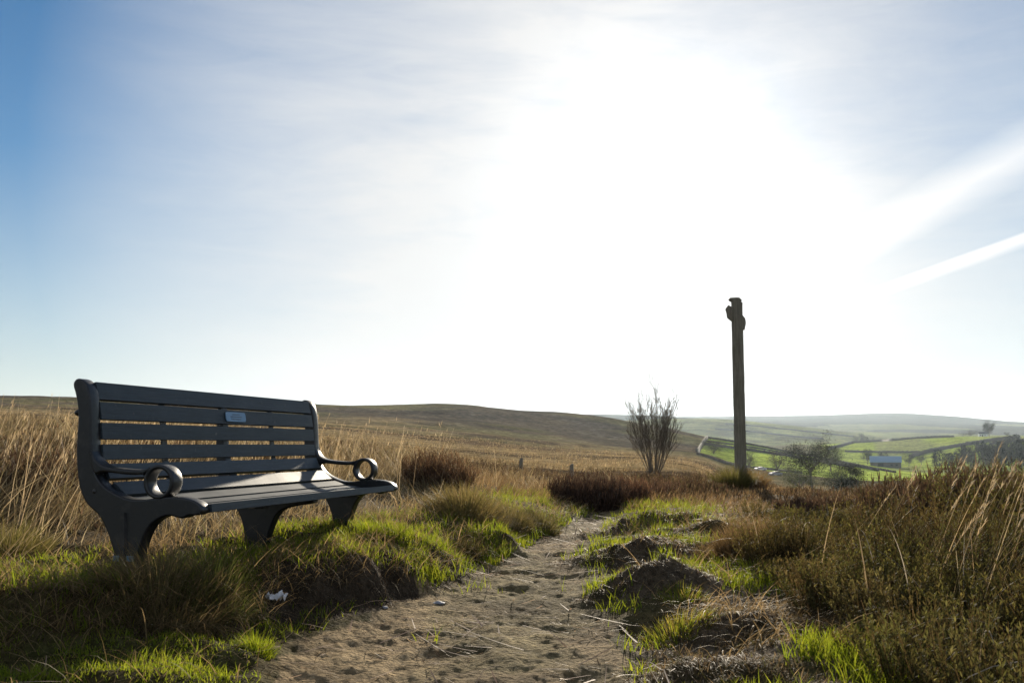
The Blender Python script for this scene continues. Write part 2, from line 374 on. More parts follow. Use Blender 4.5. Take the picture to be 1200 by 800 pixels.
# ------------------------------------------------------------------ ground sheet (one continuous surface, split by what covers it)
def build_ground():
    az = np.concatenate([np.radians(np.linspace(-42, 42, 900)), np.radians(np.linspace(43.5, 316.5, 92))])
    rs = [0.15, .5, .8, 1.1, 1.35, 1.5]
    while rs[-1] < 7.0: rs.append(rs[-1] * 1.0052)
    while rs[-1] < 7350: rs.append(rs[-1] * 1.0135)
    rs = np.array(rs)
    A, Rr = np.meshgrid(az, rs)
    X = Rr * np.sin(A); Y = Rr * np.cos(A)
    # behind the camera the land carries on level
    Aw = (A + math.pi) % (2 * math.pi) - math.pi
    Z = ground_z(X, Y)
    back = sstep(0.75, 1.5, np.abs(Aw))
    Zb = -.62 + (fbm(X * .8, Y * .8, 3, 5) - .5) * .12 + (fbm(X / 60, Y / 60, 3, 15) - .5) * np.minimum(Rr, 800) * .02
    Z = Z * (1 - back) + Zb * back + EYE
    nr, na = X.shape
    # colours
    dl = np.interp(Y, PY, PL) - X; dr = X - np.interp(Y, PY, PR); sd = bank_sd(X, Y)
    on = (np.maximum(dl, dr) + (fbm(X * 7, Y * 7, 3, 8) - .5) * .16) < 0.015
    pathm = on & (Y > 0) & (Y < 12.0)
    n1 = fbm(X * 1.3, Y * 1.3, 4, 3)[..., None]; n2 = fbm(X * 6, Y * 6, 3, 13)[..., None]
    c3 = lambda *v: np.array(v, float)
    soil = c3(.072, .055, .038); turf = c3(.05, .058, .018); dry = c3(.14, .10, .05); earth = c3(.255, .19, .108)
    C = turf * (1 - n2) + dry * n2 * .9
    wd = (sstep(.6, 1.6, sd) + sstep(.6, 1.4, dr))[..., None].clip(0, 1)
    C = C * (1 - wd) + (dry * .75 * n1 + soil * (1 - n1)) * wd
    face = ((sd > -.05) & (sd < .3) & (Y > 3.0) & (Y < 5.2) & (X > -1.15))[..., None]
    C = np.where(face, soil * (.7 + .6 * n2), C)
    peat = (sstep(0, .1, dr) * (1 - sstep(.5, .9, dr)) * (Y < 9) * (fbm(X * 2.2, Y * 2.2, 3, 77) > .42))[..., None]
    C = C * (1 - peat) + (c3(.15, .115, .078) * (.7 + .6 * n2)) * peat
    pe = fbm(X * 3.0, Y * 2.2, 4, 44)[..., None]
    mossy = sstep(.50, .66, fbm(X * 1.6, Y * 1.2, 3, 48))[..., None] * .28
    C = np.where(pathm[..., None], (earth * (1 - mossy) + c3(.16, .165, .07) * mossy) * (.10 + 1.65 * pe), C)
    # farther country
    f1 = fbm(X / 22, Y / 22, 5, 101)[..., None]; f2 = fbm(X / 90, Y / 42, 5, 102)[..., None]
    slope = Z / Rr - EYE / Rr
    pxx = 600 + np.tan(np.clip(Aw, -1.3, 1.3)) * FPX / math.cos(PITCH)
    pyy = 521 - slope * FPX * np.sqrt(1 + np.tan(np.clip(Aw, -1.3, 1.3)) ** 2)      # the bearing and rise of a place, on the survey's scale
    straw = c3(.25, .195, .11); brown = c3(.11, .083, .056); heath = c3(.115, .094, .070); olive = c3(.15, .135, .07)
    k = sstep(.42, .60, f1)
    moor = straw * k + brown * (1 - k)
    hk = sstep(300, 430, Rr + (f2[..., 0] - .5) * 260)[..., None]
    moor = moor * (1 - hk) + (heath * (.75 + .5 * f1) * (1 - sstep(.5, .62, f2)) + olive * sstep(.5, .62, f2)) * hk
    ok = (sstep(150, 260, Rr) * (1 - sstep(330, 420, Rr)))[..., None] * sstep(.45, .6, f2)
    moor = moor * (1 - ok * .6) + olive * ok * .6
    m = sstep(8, 14, Rr)[..., None]
    C = C * (1 - m) + moor * m
    field = c3(.34, .42, .08); fdull = c3(.25, .27, .105); rough = c3(.16, .145, .075)  # field green raised so its colour carries the glow of backlit grass
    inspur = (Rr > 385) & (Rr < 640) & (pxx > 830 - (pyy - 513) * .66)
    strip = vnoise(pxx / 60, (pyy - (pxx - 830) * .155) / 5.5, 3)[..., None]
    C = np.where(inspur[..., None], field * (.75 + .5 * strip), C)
    hb = (Rr > 640) & (Rr < 1500) & (pxx > 760)
    kk = sstep(940, 985, pxx)[..., None]
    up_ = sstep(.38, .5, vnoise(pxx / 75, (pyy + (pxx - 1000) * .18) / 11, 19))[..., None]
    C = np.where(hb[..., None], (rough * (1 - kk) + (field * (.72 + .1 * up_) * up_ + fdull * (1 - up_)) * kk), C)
    hc = (Rr >= 1500) & (Rr < 3000) & (pxx > 640)
    cell = vnoise(pxx / 34, (pyy - (pxx - 830) * .09) / 4.2, 29)[..., None]
    C = np.where(hc[..., None], rough * .55 * (1 - cell) + fdull * cell, C)
    he = (Rr >= 3000)
    C = np.where(he[..., None], c3(.075, .07, .055) * (.6 + .8 * f2) + fdull * .4 * (vnoise(X / 420, Y / 260, 6)[..., None] > .62) * (pyy[..., None] > 497), C)
    V = np.stack([X, Y, Z], -1).reshape(-1, 3); C = C.reshape(-1, 3)
    i = np.arange(nr - 1)[:, None] * na; j = np.arange(na)[None, :]; jn = (j + 1) % na
    F = np.stack([i + j, i + jn, i + na + jn, i + na + j], -1)
    F = F[..., [0, 3, 2, 1]] if False else F
    cls = np.zeros((nr - 1, na), int)
    rm = Rr[:-1]; px0 = pxx[:-1]
    cls[pathm[:-1]] = 1
    cls[(rm > 14) & (rm <= 700)] = 2
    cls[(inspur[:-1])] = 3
    cls[(rm > 640) & (rm <= 1600) & (pxx[:-1] > 700)] = 4
    cls[(rm > 640) & (pxx[:-1] <= 700)] = 5
    cls[(rm > 1600)] = 5
    names = ['ground', 'path', 'moorland', 'pasture', 'valley_hillside', 'distant_hills']
    labs = ['turf and peat ground around the bench', 'trodden sandy earth path leading away past the bench', 'brown moorland rising behind the path', 'bright green pasture on the near slope of the valley',
            'green hillside across the valley', 'hazy far hills on the skyline']
    gn = ground_mat('near_ground', True); gf = ground_mat('far_ground', False)
    for q, (nm, lb) in enumerate(zip(names, labs)):
        f = F[cls == q].reshape(-1, 4)
        if not len(f): continue
        uq, inv = np.unique(f, return_inverse=True)
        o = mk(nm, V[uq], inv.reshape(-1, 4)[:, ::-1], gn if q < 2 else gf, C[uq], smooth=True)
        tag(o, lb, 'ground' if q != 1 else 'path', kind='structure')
    # the foot of the viewer: close the small hole at the centre
    ring = V[:na]; c = np.vstack([ring, [[0, 0, ring[:, 2].mean()]]])
    # (inside radius 0.15 m)
    tri = np.stack([np.arange(na), np.full(na, na), (np.arange(na) + 1) % na], -1)
    o = mk('ground', c, tri, gn, np.tile(turf, (na + 1, 1)), smooth=True); tag(o, 'turf underfoot at the viewpoint', 'ground', kind='structure')
build_ground()

# ------------------------------------------------------------------ haze
def build_haze():
    m, t = material('haze')
    v = t.n('ShaderNodeVolumePrincipled')
    v.inputs['Color'].default_value = (.68, .84, 1.0, 1); v.inputs['Density'].default_value = HAZE_D; v.inputs['Anisotropy'].default_value = .55
    o = t.n('ShaderNodeOutputMaterial'); t.link(v.outputs[0], o.inputs['Volume'])
    bm = box_bm(15000, 15000, 480, (0, 0, 240 - 260)); from_bm('haze', bm, m).update_tag()
    tag(bpy.data.objects['haze'], 'pale haze filling the valley air', 'haze', kind='stuff')
HAZE_D = 4.0e-5
build_haze()

# ------------------------------------------------------------------ bench
M_IRON, t = material('painted_cast_iron')
tc = t.n('ShaderNodeTexCoord').outputs['Object']
a = t.n('ShaderNodeTexNoise', ins={'Vector': tc, 'Scale': 60.0, 'Detail': 6.0, 'Roughness': .6}).outputs[0]
b = t.n('ShaderNodeTexNoise', ins={'Vector': tc, 'Scale': 9.0, 'Detail': 5.0, 'Roughness': .6}).outputs[0]
c = t.mix(t.ramp(b, [(.55, 0.0), (.72, 1.0)]).outputs[0], (.012, .013, .015), (.05, .043, .04))
out(t, pbr(t, c, t.ramp(a, [(.3, .30), (.7, .52)]).outputs[0], a, spec=.5, bump_s=.25, bump_d=.002))
M_SLAT, t = material('weathered_painted_slat')
tc = t.n('ShaderNodeTexCoord').outputs['Object']
mp = t.n('ShaderNodeMapping', ins={'Vector': tc, 'Scale': (1, .05, 1)}).outputs[0]
a = t.n('ShaderNodeTexNoise', ins={'Vector': mp, 'Scale': 140.0, 'Detail': 6.0, 'Roughness': .6}).outputs[0]
b = t.n('ShaderNodeTexNoise', ins={'Vector': tc, 'Scale': 5.0, 'Detail': 7.0, 'Roughness': .65}).outputs[0]
c = t.mix(t.ramp(b, [(.4, 0.0), (.68, 1.0)]).outputs[0], (.020, .034, .048), (.048, .064, .078))
c = t.mix(t.ramp(a, [(.35, .5), (.6, 0.0)]).outputs[0], c, (.012, .016, .02))
sp_ = t.n('ShaderNodeTexNoise', ins={'Vector': tc, 'Scale': 34.0, 'Detail': 5.0, 'Roughness': .7}).outputs[0]
c = t.mix(t.ramp(sp_, [(.62, 0.0), (.72, .6)]).outputs[0], c, (.13, .135, .12))
out(t, pbr(t, c, t.ramp(b, [(.3, .5), (.7, .66)]).outputs[0], a, spec=.45, bump_s=.35, bump_d=.002))
M_PLAQUE, t = material('engraved_metal_plaque')
tc = t.n('ShaderNodeTexCoord').outputs['Object']
a = t.n('ShaderNodeTexNoise', ins={'Vector': tc, 'Scale': 90.0, 'Detail': 4.0}).outputs[0]
out(t, pbr(t, (.15, .26, .39), t.ramp(a, [(.3, .38), (.7, .5)]).outputs[0], metal=.35))
M_ENGR, t = material('engraved_line'); out(t, pbr(t, (.12, .14, .16), .6))
M_TAG, t = material('blue_grey_band'); out(t, pbr(t, (.10, .17, .22), .5))
M_BOLT, t = material('bolt_metal'); out(t, pbr(t, (.05, .05, .05), .4, metal=.7))

BU = np.array([.2555, .9668]); BU /= np.hypot(*BU); BN = np.array([BU[1], -BU[0]])
BO = np.array([-1.4843, 3.5520])
BZ = .2213                                                   # profile datum relative to eye level
bench = empty('park_bench', (BO[0], BO[1], EYE - .62), math.atan2(-BU[0], BU[1]),
              'dark slatted park bench with cast iron ends on the grassy bank', 'bench')
# local frame: x = towards the sitter's front, y = along the bench, z up; profile z is given with offset DZ
DZ = .62
CAST = [(-.097,.212),(-.094,.228),(-.080,.238),(-.062,.234),(-.045,.222),(-.034,.203),(-.025,.175),(-.020,.147),(-.016,.10),(-.013,.05),(-.009,0),(-.003,-.05),(.008,-.095),
        (.030,-.130),(.060,-.153),(.099,-.172),(.15,-.189),(.20,-.191),(.25,-.184),(.30,-.178),(.345,-.179),(.375,-.182),(.405,-.188),(.425,-.198),(.439,-.213),(.442,-.226),(.432,-.237),(.41,-.241),
        (.389,-.240),(.375,-.248),(.360,-.252),(.340,-.247),(.315,-.242),(.29,-.247),(.266,-.258),(.245,-.273),(.230,-.292),(.216,-.32),(.202,-.36),(.190,-.40),(.182,-.44),(.180,-.50),(.188,-.54),(.188,-.62),
        (.098,-.62),(.098,-.54),(.107,-.50),(.108,-.44),(.102,-.385),(.085,-.334),(.060,-.283),(.033,-.245),(.003,-.224),(-.022,-.205),(-.048,-.162),(-.063,-.10),(-.071,-.03),(-.071,.03),(-.069,.09),(-.074,.14),(-.086,.185)]
ARM = [(-.012,-.005),(-.004,-.030),(.010,-.053),(.035,-.070),(.065,-.078),(.10,-.082),(.15,-.086),(.192,-.087),(.215,-.084),(.234,-.077)]
ARMB = [(.205,-.103),(.17,-.105),(.127,-.103),(.09,-.099),(.05,-.095),(.032,-.097),(.018,-.104),(.004,-.098),(-.010,-.060)]
def extrude_curve(name, loops, thick, mat, parent, y, bevel=.006, res=2):
    cu = bpy.data.curves.new(name, 'CURVE'); cu.dimensions = '2D'; cu.fill_mode = 'BOTH'
    cu.extrude = thick / 2 - bevel; cu.bevel_depth = bevel; cu.bevel_resolution = res; cu.offset = -bevel
    for lp in loops:
        s = cu.splines.new('POLY'); s.points.add(len(lp) - 1); s.use_cyclic_u = True
        for p, q in zip(s.points, lp): p.co = (q[0], q[1] + DZ, 0, 1)
    tmp = bpy.data.objects.new('tmp', cu); COL.objects.link(tmp)
    dg = bpy.context.evaluated_depsgraph_get()
    me = bpy.data.meshes.new_from_object(tmp.evaluated_get(dg))
    bpy.data.objects.remove(tmp); bpy.data.curves.remove(cu)
    me.name = name
    # curve XY -> bench XZ, curve Z -> bench -Y
    me.transform(Matrix(((1, 0, 0, 0), (0, 0, -1, y), (0, 1, 0, 0), (0, 0, 0, 1))))
    me.materials.clear(); me.materials.append(mat)
    o = bpy.data.objects.new(name, me); COL.objects.link(o); o.parent = parent
    return o
def smooth_loop(pts, n=2):
    p = np.array(pts, float)
    for _ in range(n):
        q = np.roll(p, -1, 0); p = np.stack([p * .75 + q * .25, p * .25 + q * .75], 1).reshape(-1, 2)
    return [tuple(v) for v in p]
def circ(cx, cz, rx, rz, n=36, a0=0, a1=360):
    return [(cx + rx * math.cos(R(a)), cz + rz * math.sin(R(a))) for a in np.linspace(a0, a1, n, endpoint=(a1 - a0) != 360)]
ring_out = circ(.268, -.128, .060, .060, 30, 118, -215)     # from the top of the arm right round to its underside
def end_frame(y, outer):
    fr = extrude_curve('end_frame', [smooth_loop(CAST, 1)], .056, M_IRON, bench, y)
    arm = ARM[:-1] + [(.228, -.080)] + ring_out + [(.207, -.108)] + ARMB
    ar = extrude_curve('armrest', [smooth_loop(arm, 1), circ(.268, -.128, .043, .045)], .062, M_IRON, fr, y, .007)
    # raised rib down the leg, on the outer face
    bm = bmesh.new()
    zs = [(-.235, .012), (-.30, .016), (-.40, .017), (-.50, .018)]
    prev = None
    for z, wd in zs:
        xc = .135 + (-.235 - z) * .03
        yy = y + outer * .027
        ringv = [bm.verts.new((xc + dx * wd, yy + outer * dy, z + DZ)) for dx, dy in ((-1, -.003), (-.6, .010), (.6, .010), (1, -.003))]
        if prev:
            for k in range(3): bm.faces.new((prev[k], prev[k + 1], ringv[k + 1], ringv[k]))
        prev = ringv
    from_bm('leg_rib', bm, M_IRON, fr, smooth=False)
    # bolt heads where the back rail is fixed
    for (bx, bz, hor) in ((-.083, .115, 1), (.012, -.163, 0)):
        bm = bmesh.new()
        if hor: bmesh.ops.create_uvsphere(bm, u_segments=14, v_segments=8, radius=.017, matrix=Matrix.Translation((bx, y, bz + DZ)) @ Matrix.Diagonal((1.0, 1.3, .8, 1)))
        else: bmesh.ops.create_uvsphere(bm, u_segments=12, v_segments=8, radius=.008, matrix=Matrix.Translation((bx, y + outer * .028, bz + DZ)) @ Matrix.Diagonal((1, .5, 1, 1)))
        from_bm('bolt', bm, M_IRON if hor else M_BOLT, fr, smooth=True)
    return fr
nearf = end_frame(.026, -1)
farf = end_frame(1.80 - .026 + .03, 1)
LEGC = [(-.050,.20),(-.036,.20),(-.024,.10),(-.018,0),(-.008,-.06),(.018,-.125),(.06,-.172),(.13,-.205),(.22,-.222),(.33,-.228),(.42,-.232),(.42,-.25),(.33,-.262),(.275,-.275),(.245,-.30),(.222,-.35),(.20,-.41),(.190,-.46),(.19,-.62),(.098,-.62),(.098,-.46),(.100,-.41),(.088,-.345),(.065,-.29),(.035,-.25),(.0,-.225),(-.025,-.19),(-.045,-.12),(-.055,-.03),(-.055,.1)]
extrude_curve('center_support', [smooth_loop(LEGC, 1)], .05, M_IRON, bench, .915, .005)
def slat(name, p0, p1, thick, y0, y1, mat=M_SLAT):
    """a board whose face runs from p0 to p1 in profile; the front face is the given line"""
    p0 = np.array(p0); p1 = np.array(p1); d = p1 - p0; ln = np.hypot(*d); d /= ln; nb = np.array([d[1], -d[0]])
    if nb[0] > 0 and abs(d[1]) > abs(d[0]): nb = -nb
    if abs(d[0]) > abs(d[1]) and nb[1] > 0: nb = -nb
    bm = bmesh.new()
    pr = [p0, p1, p1 + nb * thick, p0 + nb * thick]
    A = [bm.verts.new((q[0], y0, q[1] + DZ)) for q in pr]; B = [bm.verts.new((q[0], y1, q[1] + DZ)) for q in pr]
    bm.faces.new(A); bm.faces.new(B[::-1])
    for k in range(4): bm.faces.new((A[k], B[k], B[(k + 1) % 4], A[(k + 1) % 4]))
    return from_bm(name, bm, mat, bench, bevel=.005)
Y0, Y1 = .050, 1.755
for p0, p1 in (((-.040, .227), (-.024, .165)), ((-.020, .155), (-.010, .093)), ((-.008, .080), (-.002, .021)), ((-.001, .002), (.006, -.052)), ((.012, -.068), (.036, -.119))):
    slat('back_slat', p0, p1, .024, Y0, Y1)
for p0, p1 in (((.052, -.132), (.104, -.175)), ((.120, -.185), (.184, -.204)), ((.202, -.208), (.266, -.216)), ((.284, -.217), (.348, -.216)), ((.366, -.214), (.446, -.203))):
    slat('seat_slat', p0, p1, .028, Y0, Y1)
for yy in (.47, 1.36):
    bm = bmesh.new()
    path_ = [(-.060, .215), (-.046, .15), (-.035, .06), (-.028, -.03), (-.012, -.10), (.022, -.165), (.09, -.205), (.19, -.233), (.3, -.246), (.43, -.240)]
    prev = None
    for q in path_:
        rv = [bm.verts.new((q[0], yy - .018, q[1] + DZ)), bm.verts.new((q[0], yy + .018, q[1] + DZ)), bm.verts.new((q[0] - .006, yy + .018, q[1] + DZ - .003)), bm.verts.new((q[0] - .006, yy - .018, q[1] + DZ - .003))]
        if prev:
            for k in range(4): bm.faces.new((prev[k], prev[(k + 1) % 4], rv[(k + 1) % 4], rv[k]))
        else: bm.faces.new(rv)
        prev = rv
    bm.faces.new(prev[::-1])
    from_bm('slat_brace', bm, M_IRON, bench)
# commemorative plaque on the second slat
pq = extrude_curve('plaque', [smooth_loop([(-.085, -.019), (-.07, -.022), (.07, -.022), (.085, -.019), (.085, .019), (.07, .022), (-.07, .022), (-.085, .019)], 1)], .005, M_PLAQUE, bench, 0, .001)
pq.data.transform(Matrix.Translation((0, 0, -DZ)))
pq.data.transform(Matrix(((0, -1, 0, 0), (1, 0, 0, 0), (0, 0, 1, 0), (0, 0, 0, 1))))
pq.data.transform(Matrix.Translation((-.0105, .975, .124 + DZ)) @ Matrix.Rotation(R(9), 4, 'Y') .inverted())
bm = bmesh.new()
for zz, wd in ((.011, .06), (.001, .095), (-.010, .08)):
    box_bm(.0012, wd, .0032, (-.0075 - zz * .16, .975, .124 + DZ + zz), bm)
from_bm('engraving', bm, M_ENGR, pq)
bm = box_bm(.084, .062, .020, (.141, .026, -.392 + DZ)); from_bm('foot_band', bm, M_TAG, nearf, bevel=.004)

# ------------------------------------------------------------------ waymark post
M_OLDWOOD, t = material('old_mossy_timber')
tc = t.n('ShaderNodeTexCoord').outputs['Object']
mp = t.n('ShaderNodeMapping', ins={'Vector': tc, 'Scale': (1, 1, .06)}).outputs[0]
a = t.n('ShaderNodeTexNoise', ins={'Vector': mp, 'Scale': 60.0, 'Detail': 8.0, 'Roughness': .6}).outputs[0]
b = t.n('ShaderNodeTexNoise', ins={'Vector': tc, 'Scale': 4.0, 'Detail': 6.0, 'Roughness': .7}).outputs[0]
c = t.mix(t.ramp(b, [(.38, 0.0), (.66, 1.0)]).outputs[0], (.27, .24, .19), (.20, .19, .13))
c = t.mix(t.ramp(a, [(.35, .7), (.62, 0.0)]).outputs[0], c, (.11, .095, .07))
out(t, pbr(t, c, .9, a, spec=.2, bump_s=.8, bump_d=.01))
def prism(pts, y0, y1, bm=None):
    bm = bm or bmesh.new()
    A = [bm.verts.new((p[0], y0, p[1])) for p in pts]; B = [bm.verts.new((p[0], y1, p[1])) for p in pts]
    bm.faces.new(A); bm.faces.new(B[::-1])
    for k in range(len(pts)): bm.faces.new((A[k], B[k], B[(k + 1) % len(pts)], A[(k + 1) % len(pts)]))
    return bm
px, py = polar(867.3, 15.0); pz = gz(px, py)
top_z = EYE + slope_of(867, 350) * 15.0
sp = empty('waymark_post', (px, py, pz), R(-6), 'tall weathered timber signpost with two broken finger boards', 'signpost')
Hp = top_z - pz
bm = bmesh.new(); prev = None
for i, zz in enumerate(np.linspace(-.3, Hp - .01, 26)):
    w_ = .079 - .003 * (zz / Hp) + .0008 * math.sin(i * 2.1)
    jx = .0008 * math.sin(i * 1.3); pts = [(-w_, -w_ * .8), (-w_ * .8, -w_), (w_ * .8, -w_), (w_, -w_ * .8), (w_, w_ * .8), (w_ * .8, w_), (-w_ * .8, w_), (-w_, w_ * .8)]
    rv = [bm.verts.new((p[0] + jx, p[1], zz - (0.05 if (i == 25 and p[0] > .05) else 0))) for p in pts]
    if prev:
        for k in range(8): bm.faces.new((prev[k], prev[(k + 1) % 8], rv[(k + 1) % 8], rv[k]))
    else: bm.faces.new(rv[::-1])
    prev = rv
bm.faces.new(prev)
from_bm('post', bm, M_OLDWOOD, sp)
pm = 15.0 / FPX
Zt = lambda y: Hp + (350 - y) * pm
Xp = lambda x: (x - 867.3) * pm
bm = prism([(Xp(858.3), Zt(350.6)), (Xp(859), Zt(349.4)), (Xp(866), Zt(349)), (Xp(869.5), Zt(349.2)), (Xp(872.8), Zt(352.5)), (Xp(872), Zt(353.5)), (Xp(861.5), Zt(353))], -.075, .085)
from_bm('cap', bm, M_OLDWOOD, sp, bevel=.006)
bm = prism([(Xp(852.4), Zt(364)), (Xp(854), Zt(361.5)), (Xp(856.4), Zt(358.7)), (Xp(864), Zt(362)), (Xp(864), Zt(378)), (Xp(858.5), Zt(375.6)), (Xp(854.4), Zt(373.5)), (Xp(853.8), Zt(368)), (Xp(853), Zt(366.5))], -.035, .035)
for v in bm.verts: v.co.y += (v.co.x + .05) * 1.6
from_bm('finger_board', bm, M_OLDWOOD, sp, bevel=.005)
bm = prism([(Xp(871), Zt(367.5)), (Xp(874.5), Zt(369)), (Xp(878), Zt(371.6)), (Xp(878.8), Zt(377)), (Xp(877.4), Zt(382)), (Xp(876.6), Zt(385)), (Xp(871), Zt(384.2))], -.035, .035)
for v in bm.verts: v.co.y += (v.co.x - .05) * 2.0
from_bm('finger_board', bm, M_OLDWOOD, sp, bevel=.005)

# ------------------------------------------------------------------ strand builder (grass, stems, twigs, leaves)
def strands(P, H, az, lean, curl, W, nseg, col, tip=None, taper=1.0, twist=None, basew=1.0):
    n = len(P)
    t = np.linspace(0, 1, nseg + 1)
    phi = lean[:, None] + curl[:, None] * t[None, :-1]
    seg = (H / nseg)[:, None]
    hx = np.concatenate([np.zeros((n, 1)), np.cumsum(np.sin(phi) * seg, 1)], 1)
    hz = np.concatenate([np.zeros((n, 1)), np.cumsum(np.cos(phi) * seg, 1)], 1)
    ca, sa = np.cos(az)[:, None], np.sin(az)[:, None]
    cen = np.stack([P[:, 0:1] + hx * ca, P[:, 1:2] + hx * sa, P[:, 2:3] + hz], -1)      # n, nseg+1, 3
    tw = az + math.pi / 2 + (rng.uniform(-1.2, 1.2, n) if twist is None else twist)
    side = np.stack([np.cos(tw), np.sin(tw), np.zeros(n)], -1)[:, None, :]
    wt = (basew + (1 - basew) * np.minimum(t * 3, 1)) * np.maximum(1 - t ** 1.6 * taper, .06)
    off = side * (W[:, None] * wt[None, :] * .5)[..., None]
    V = np.stack([cen - off, cen + off], 2).reshape(-1, 3)
    base = (np.arange(n) * (nseg + 1) * 2)[:, None]; k = np.arange(nseg)[None, :] * 2
    F = np.stack([base + k, base + k + 1, base + k + 3, base + k + 2], -1).reshape(-1, 4)
    if tip is None: tip = col
    C = col[:, None, :] * (1 - t)[None, :, None] + tip[:, None, :] * t[None, :, None]
    C = np.repeat(C, 2, axis=1).reshape(-1, 3)
    return V, F, C, cen
class Acc:
    def __init__(s): s.V = []; s.F = []; s.C = []; s.n = 0
    def add(s, V, F, C, *_):
        s.V.append(V); s.F.append(F + s.n); s.C.append(C); s.n += len(V)
    def build(s, name, mat, parent=None, origin=None):
        V = np.concatenate(s.V)
        if origin is not None: V = V - np.asarray(origin)
        o = mk(name, V, np.concatenate(s.F), mat, np.concatenate(s.C), parent)
        return o
def pal(n, cols, var=.25):
    cols = np.array(cols); a = rng.integers(0, len(cols), n); b = rng.integers(0, len(cols), n); f = rng.random((n, 1))
    c = cols[a] * f + cols[b] * (1 - f)
    return np.clip(c * np.exp(rng.normal(0, var, (n, 1))), .004, .8)
GREEN = [(.12, .18, .018), (.16, .20, .022), (.085, .135, .02), (.20, .21, .035)]
STRAW = [(.36, .285, .165), (.25, .185, .10), (.44, .37, .245), (.16, .11, .06), (.12, .09, .055), (.20, .175, .075)]
PALE = [(.45, .37, .25), (.38, .29, .18)]
HEATHC = [(.085, .05, .036), (.115, .07, .045), (.065, .05, .034), (.15, .10, .06), (.10, .085, .04)]
SHOOTC = [(.085, .085, .03), (.11, .092, .034), (.11, .075, .038), (.072, .074, .03), (.088, .066, .036)]
WIND = 0.25                                                   # blades lean a little to the right and towards us

def scatter(n, rmin, rmax, power=1.0, azr=41.0):
    """points thinning with distance; power 1 = even density on the picture, 2 = even on the ground"""
    n = int(n * azr / 31.5)
    u = rng.random(n)
    if power == 0: r = rmin * (rmax / rmin) ** u
    else: r = (rmin ** power + u * (rmax ** power - rmin ** power)) ** (1 / power)
    a = np.radians(rng.uniform(-azr, azr, n))
    return r * np.sin(a), r * np.cos(a), r
def fields(X, Y):
    dl = np.interp(Y, PY, PL) - X; dr = X - np.interp(Y, PY, PR); sd = bank_sd(X, Y)
    bn = (X - BO[0]) * BN[0] + (Y - BO[1]) * BN[1]; bu = (X - BO[0]) * BU[0] + (Y - BO[1]) * BU[1]
    return dl, dr, sd, bn, bu
def pts(X, Y, sink=.01): return np.stack([X, Y, ground_z(X, Y) + EYE - sink], -1)
def dip(X, Y): return 1 - .58 * np.exp(-((X / Y - .30) / .085) ** 2) * sstep(4.5, 6, Y)
def mask(X, *ps): 
    p = np.ones(X.shape)
    for q in ps: p = p * q
    return rng.random(X.shape) < p

def green_turf():
    A = Acc()
    X, Y, r = scatter(520000, 1.7, 13, .6)
    dl, dr, sd, bn, bu = fields(X, Y)
    nz = fbm(X * 1.7, Y * 1.7, 3, 201); nf = fbm(X * 6, Y * 6, 2, 202)
    patch = sstep(.44, .58, nz * .55 + nf * .45)
    low = (sd < .04) * sstep(.02, .18, dl) * (.35 + .65 * sstep(.42, .55, nf))
    ledge = (sd > .14) * (1 - sstep(.45, .8, sd)) * (Y < 5.0) * (.22 + .78 * patch)
    slope = (sd > .03) * (1 - sstep(.7, 1.3, sd)) * sstep(4.3, 5.0, Y) * (.08 + .82 * patch)
    foot = (sd > 0) * (sd < .34) * (X < -.8) * .38 * sstep(.38, .55, nf)
    under = (sd > .3) * (np.abs(bn - .2) < .55) * (bu > -.3) * (bu < 2.3) * .30 * patch
    right = sstep(.02, .14, dr) * (1 - sstep(.75, 1.15, dr)) * sstep(.50, .62, nz) * np.where(Y < 4.0, .8, .45)
    tops = np.zeros(X.shape)
    for hx, hy, rx, ry, rot, hh in HUMPS[:5]:
        u = (X - hx) / rx; v = (Y - hy) / ry; tops = np.maximum(tops, (u * u + v * v < 1.2) * (v > -.1) * .40 * sstep(.42, .58, nf))
    redge = sstep(-.03, .03, dr) * (1 - sstep(.08, .2, dr)) * .22 * sstep(.4,.6,nf)
    inpath = (dl < -.1) * (dr < -.1) * .10 * sstep(.70, .76, nz)
    p = np.clip(np.maximum.reduce([low, ledge, slope, under, right, redge, inpath, tops, foot]), 0, 1)
    p = p * (1 - .75 * np.exp(-(((bn - .16) / .16) ** 2 + ((bu - .0) / .16) ** 2)))
    m = mask(X, p); X, Y, r = X[m], Y[m], r[m]; low = low[m]; ledge = ledge[m]
    n = len(X)
    short = (low > .05)
    H = np.where(short, rng.uniform(.012, .038, n), rng.uniform(.02, .07, n)) * (.55 + .95 * fbm(X * 5, Y * 5, 2, 222)) * (1 + .25 * (ledge > .4)) * (1 + .04 * r)
    V = strands(pts(X, Y), H, rng.uniform(0, 2 * math.pi, n), rng.uniform(0, .5, n), rng.uniform(.2, 1.3, n), rng.uniform(.0022, .0042, n) * (1 + r * .10), 3, pal(n, GREEN, .22), pal(n, [(.15, .20, .025), (.20, .22, .05), (.11, .16, .02)], .2))
    A.add(*V)
    o = A.build('turf_grass', M_GREEN); tag(o, 'short lush green turf along the bank and beside the path', 'grass', kind='stuff'); return n

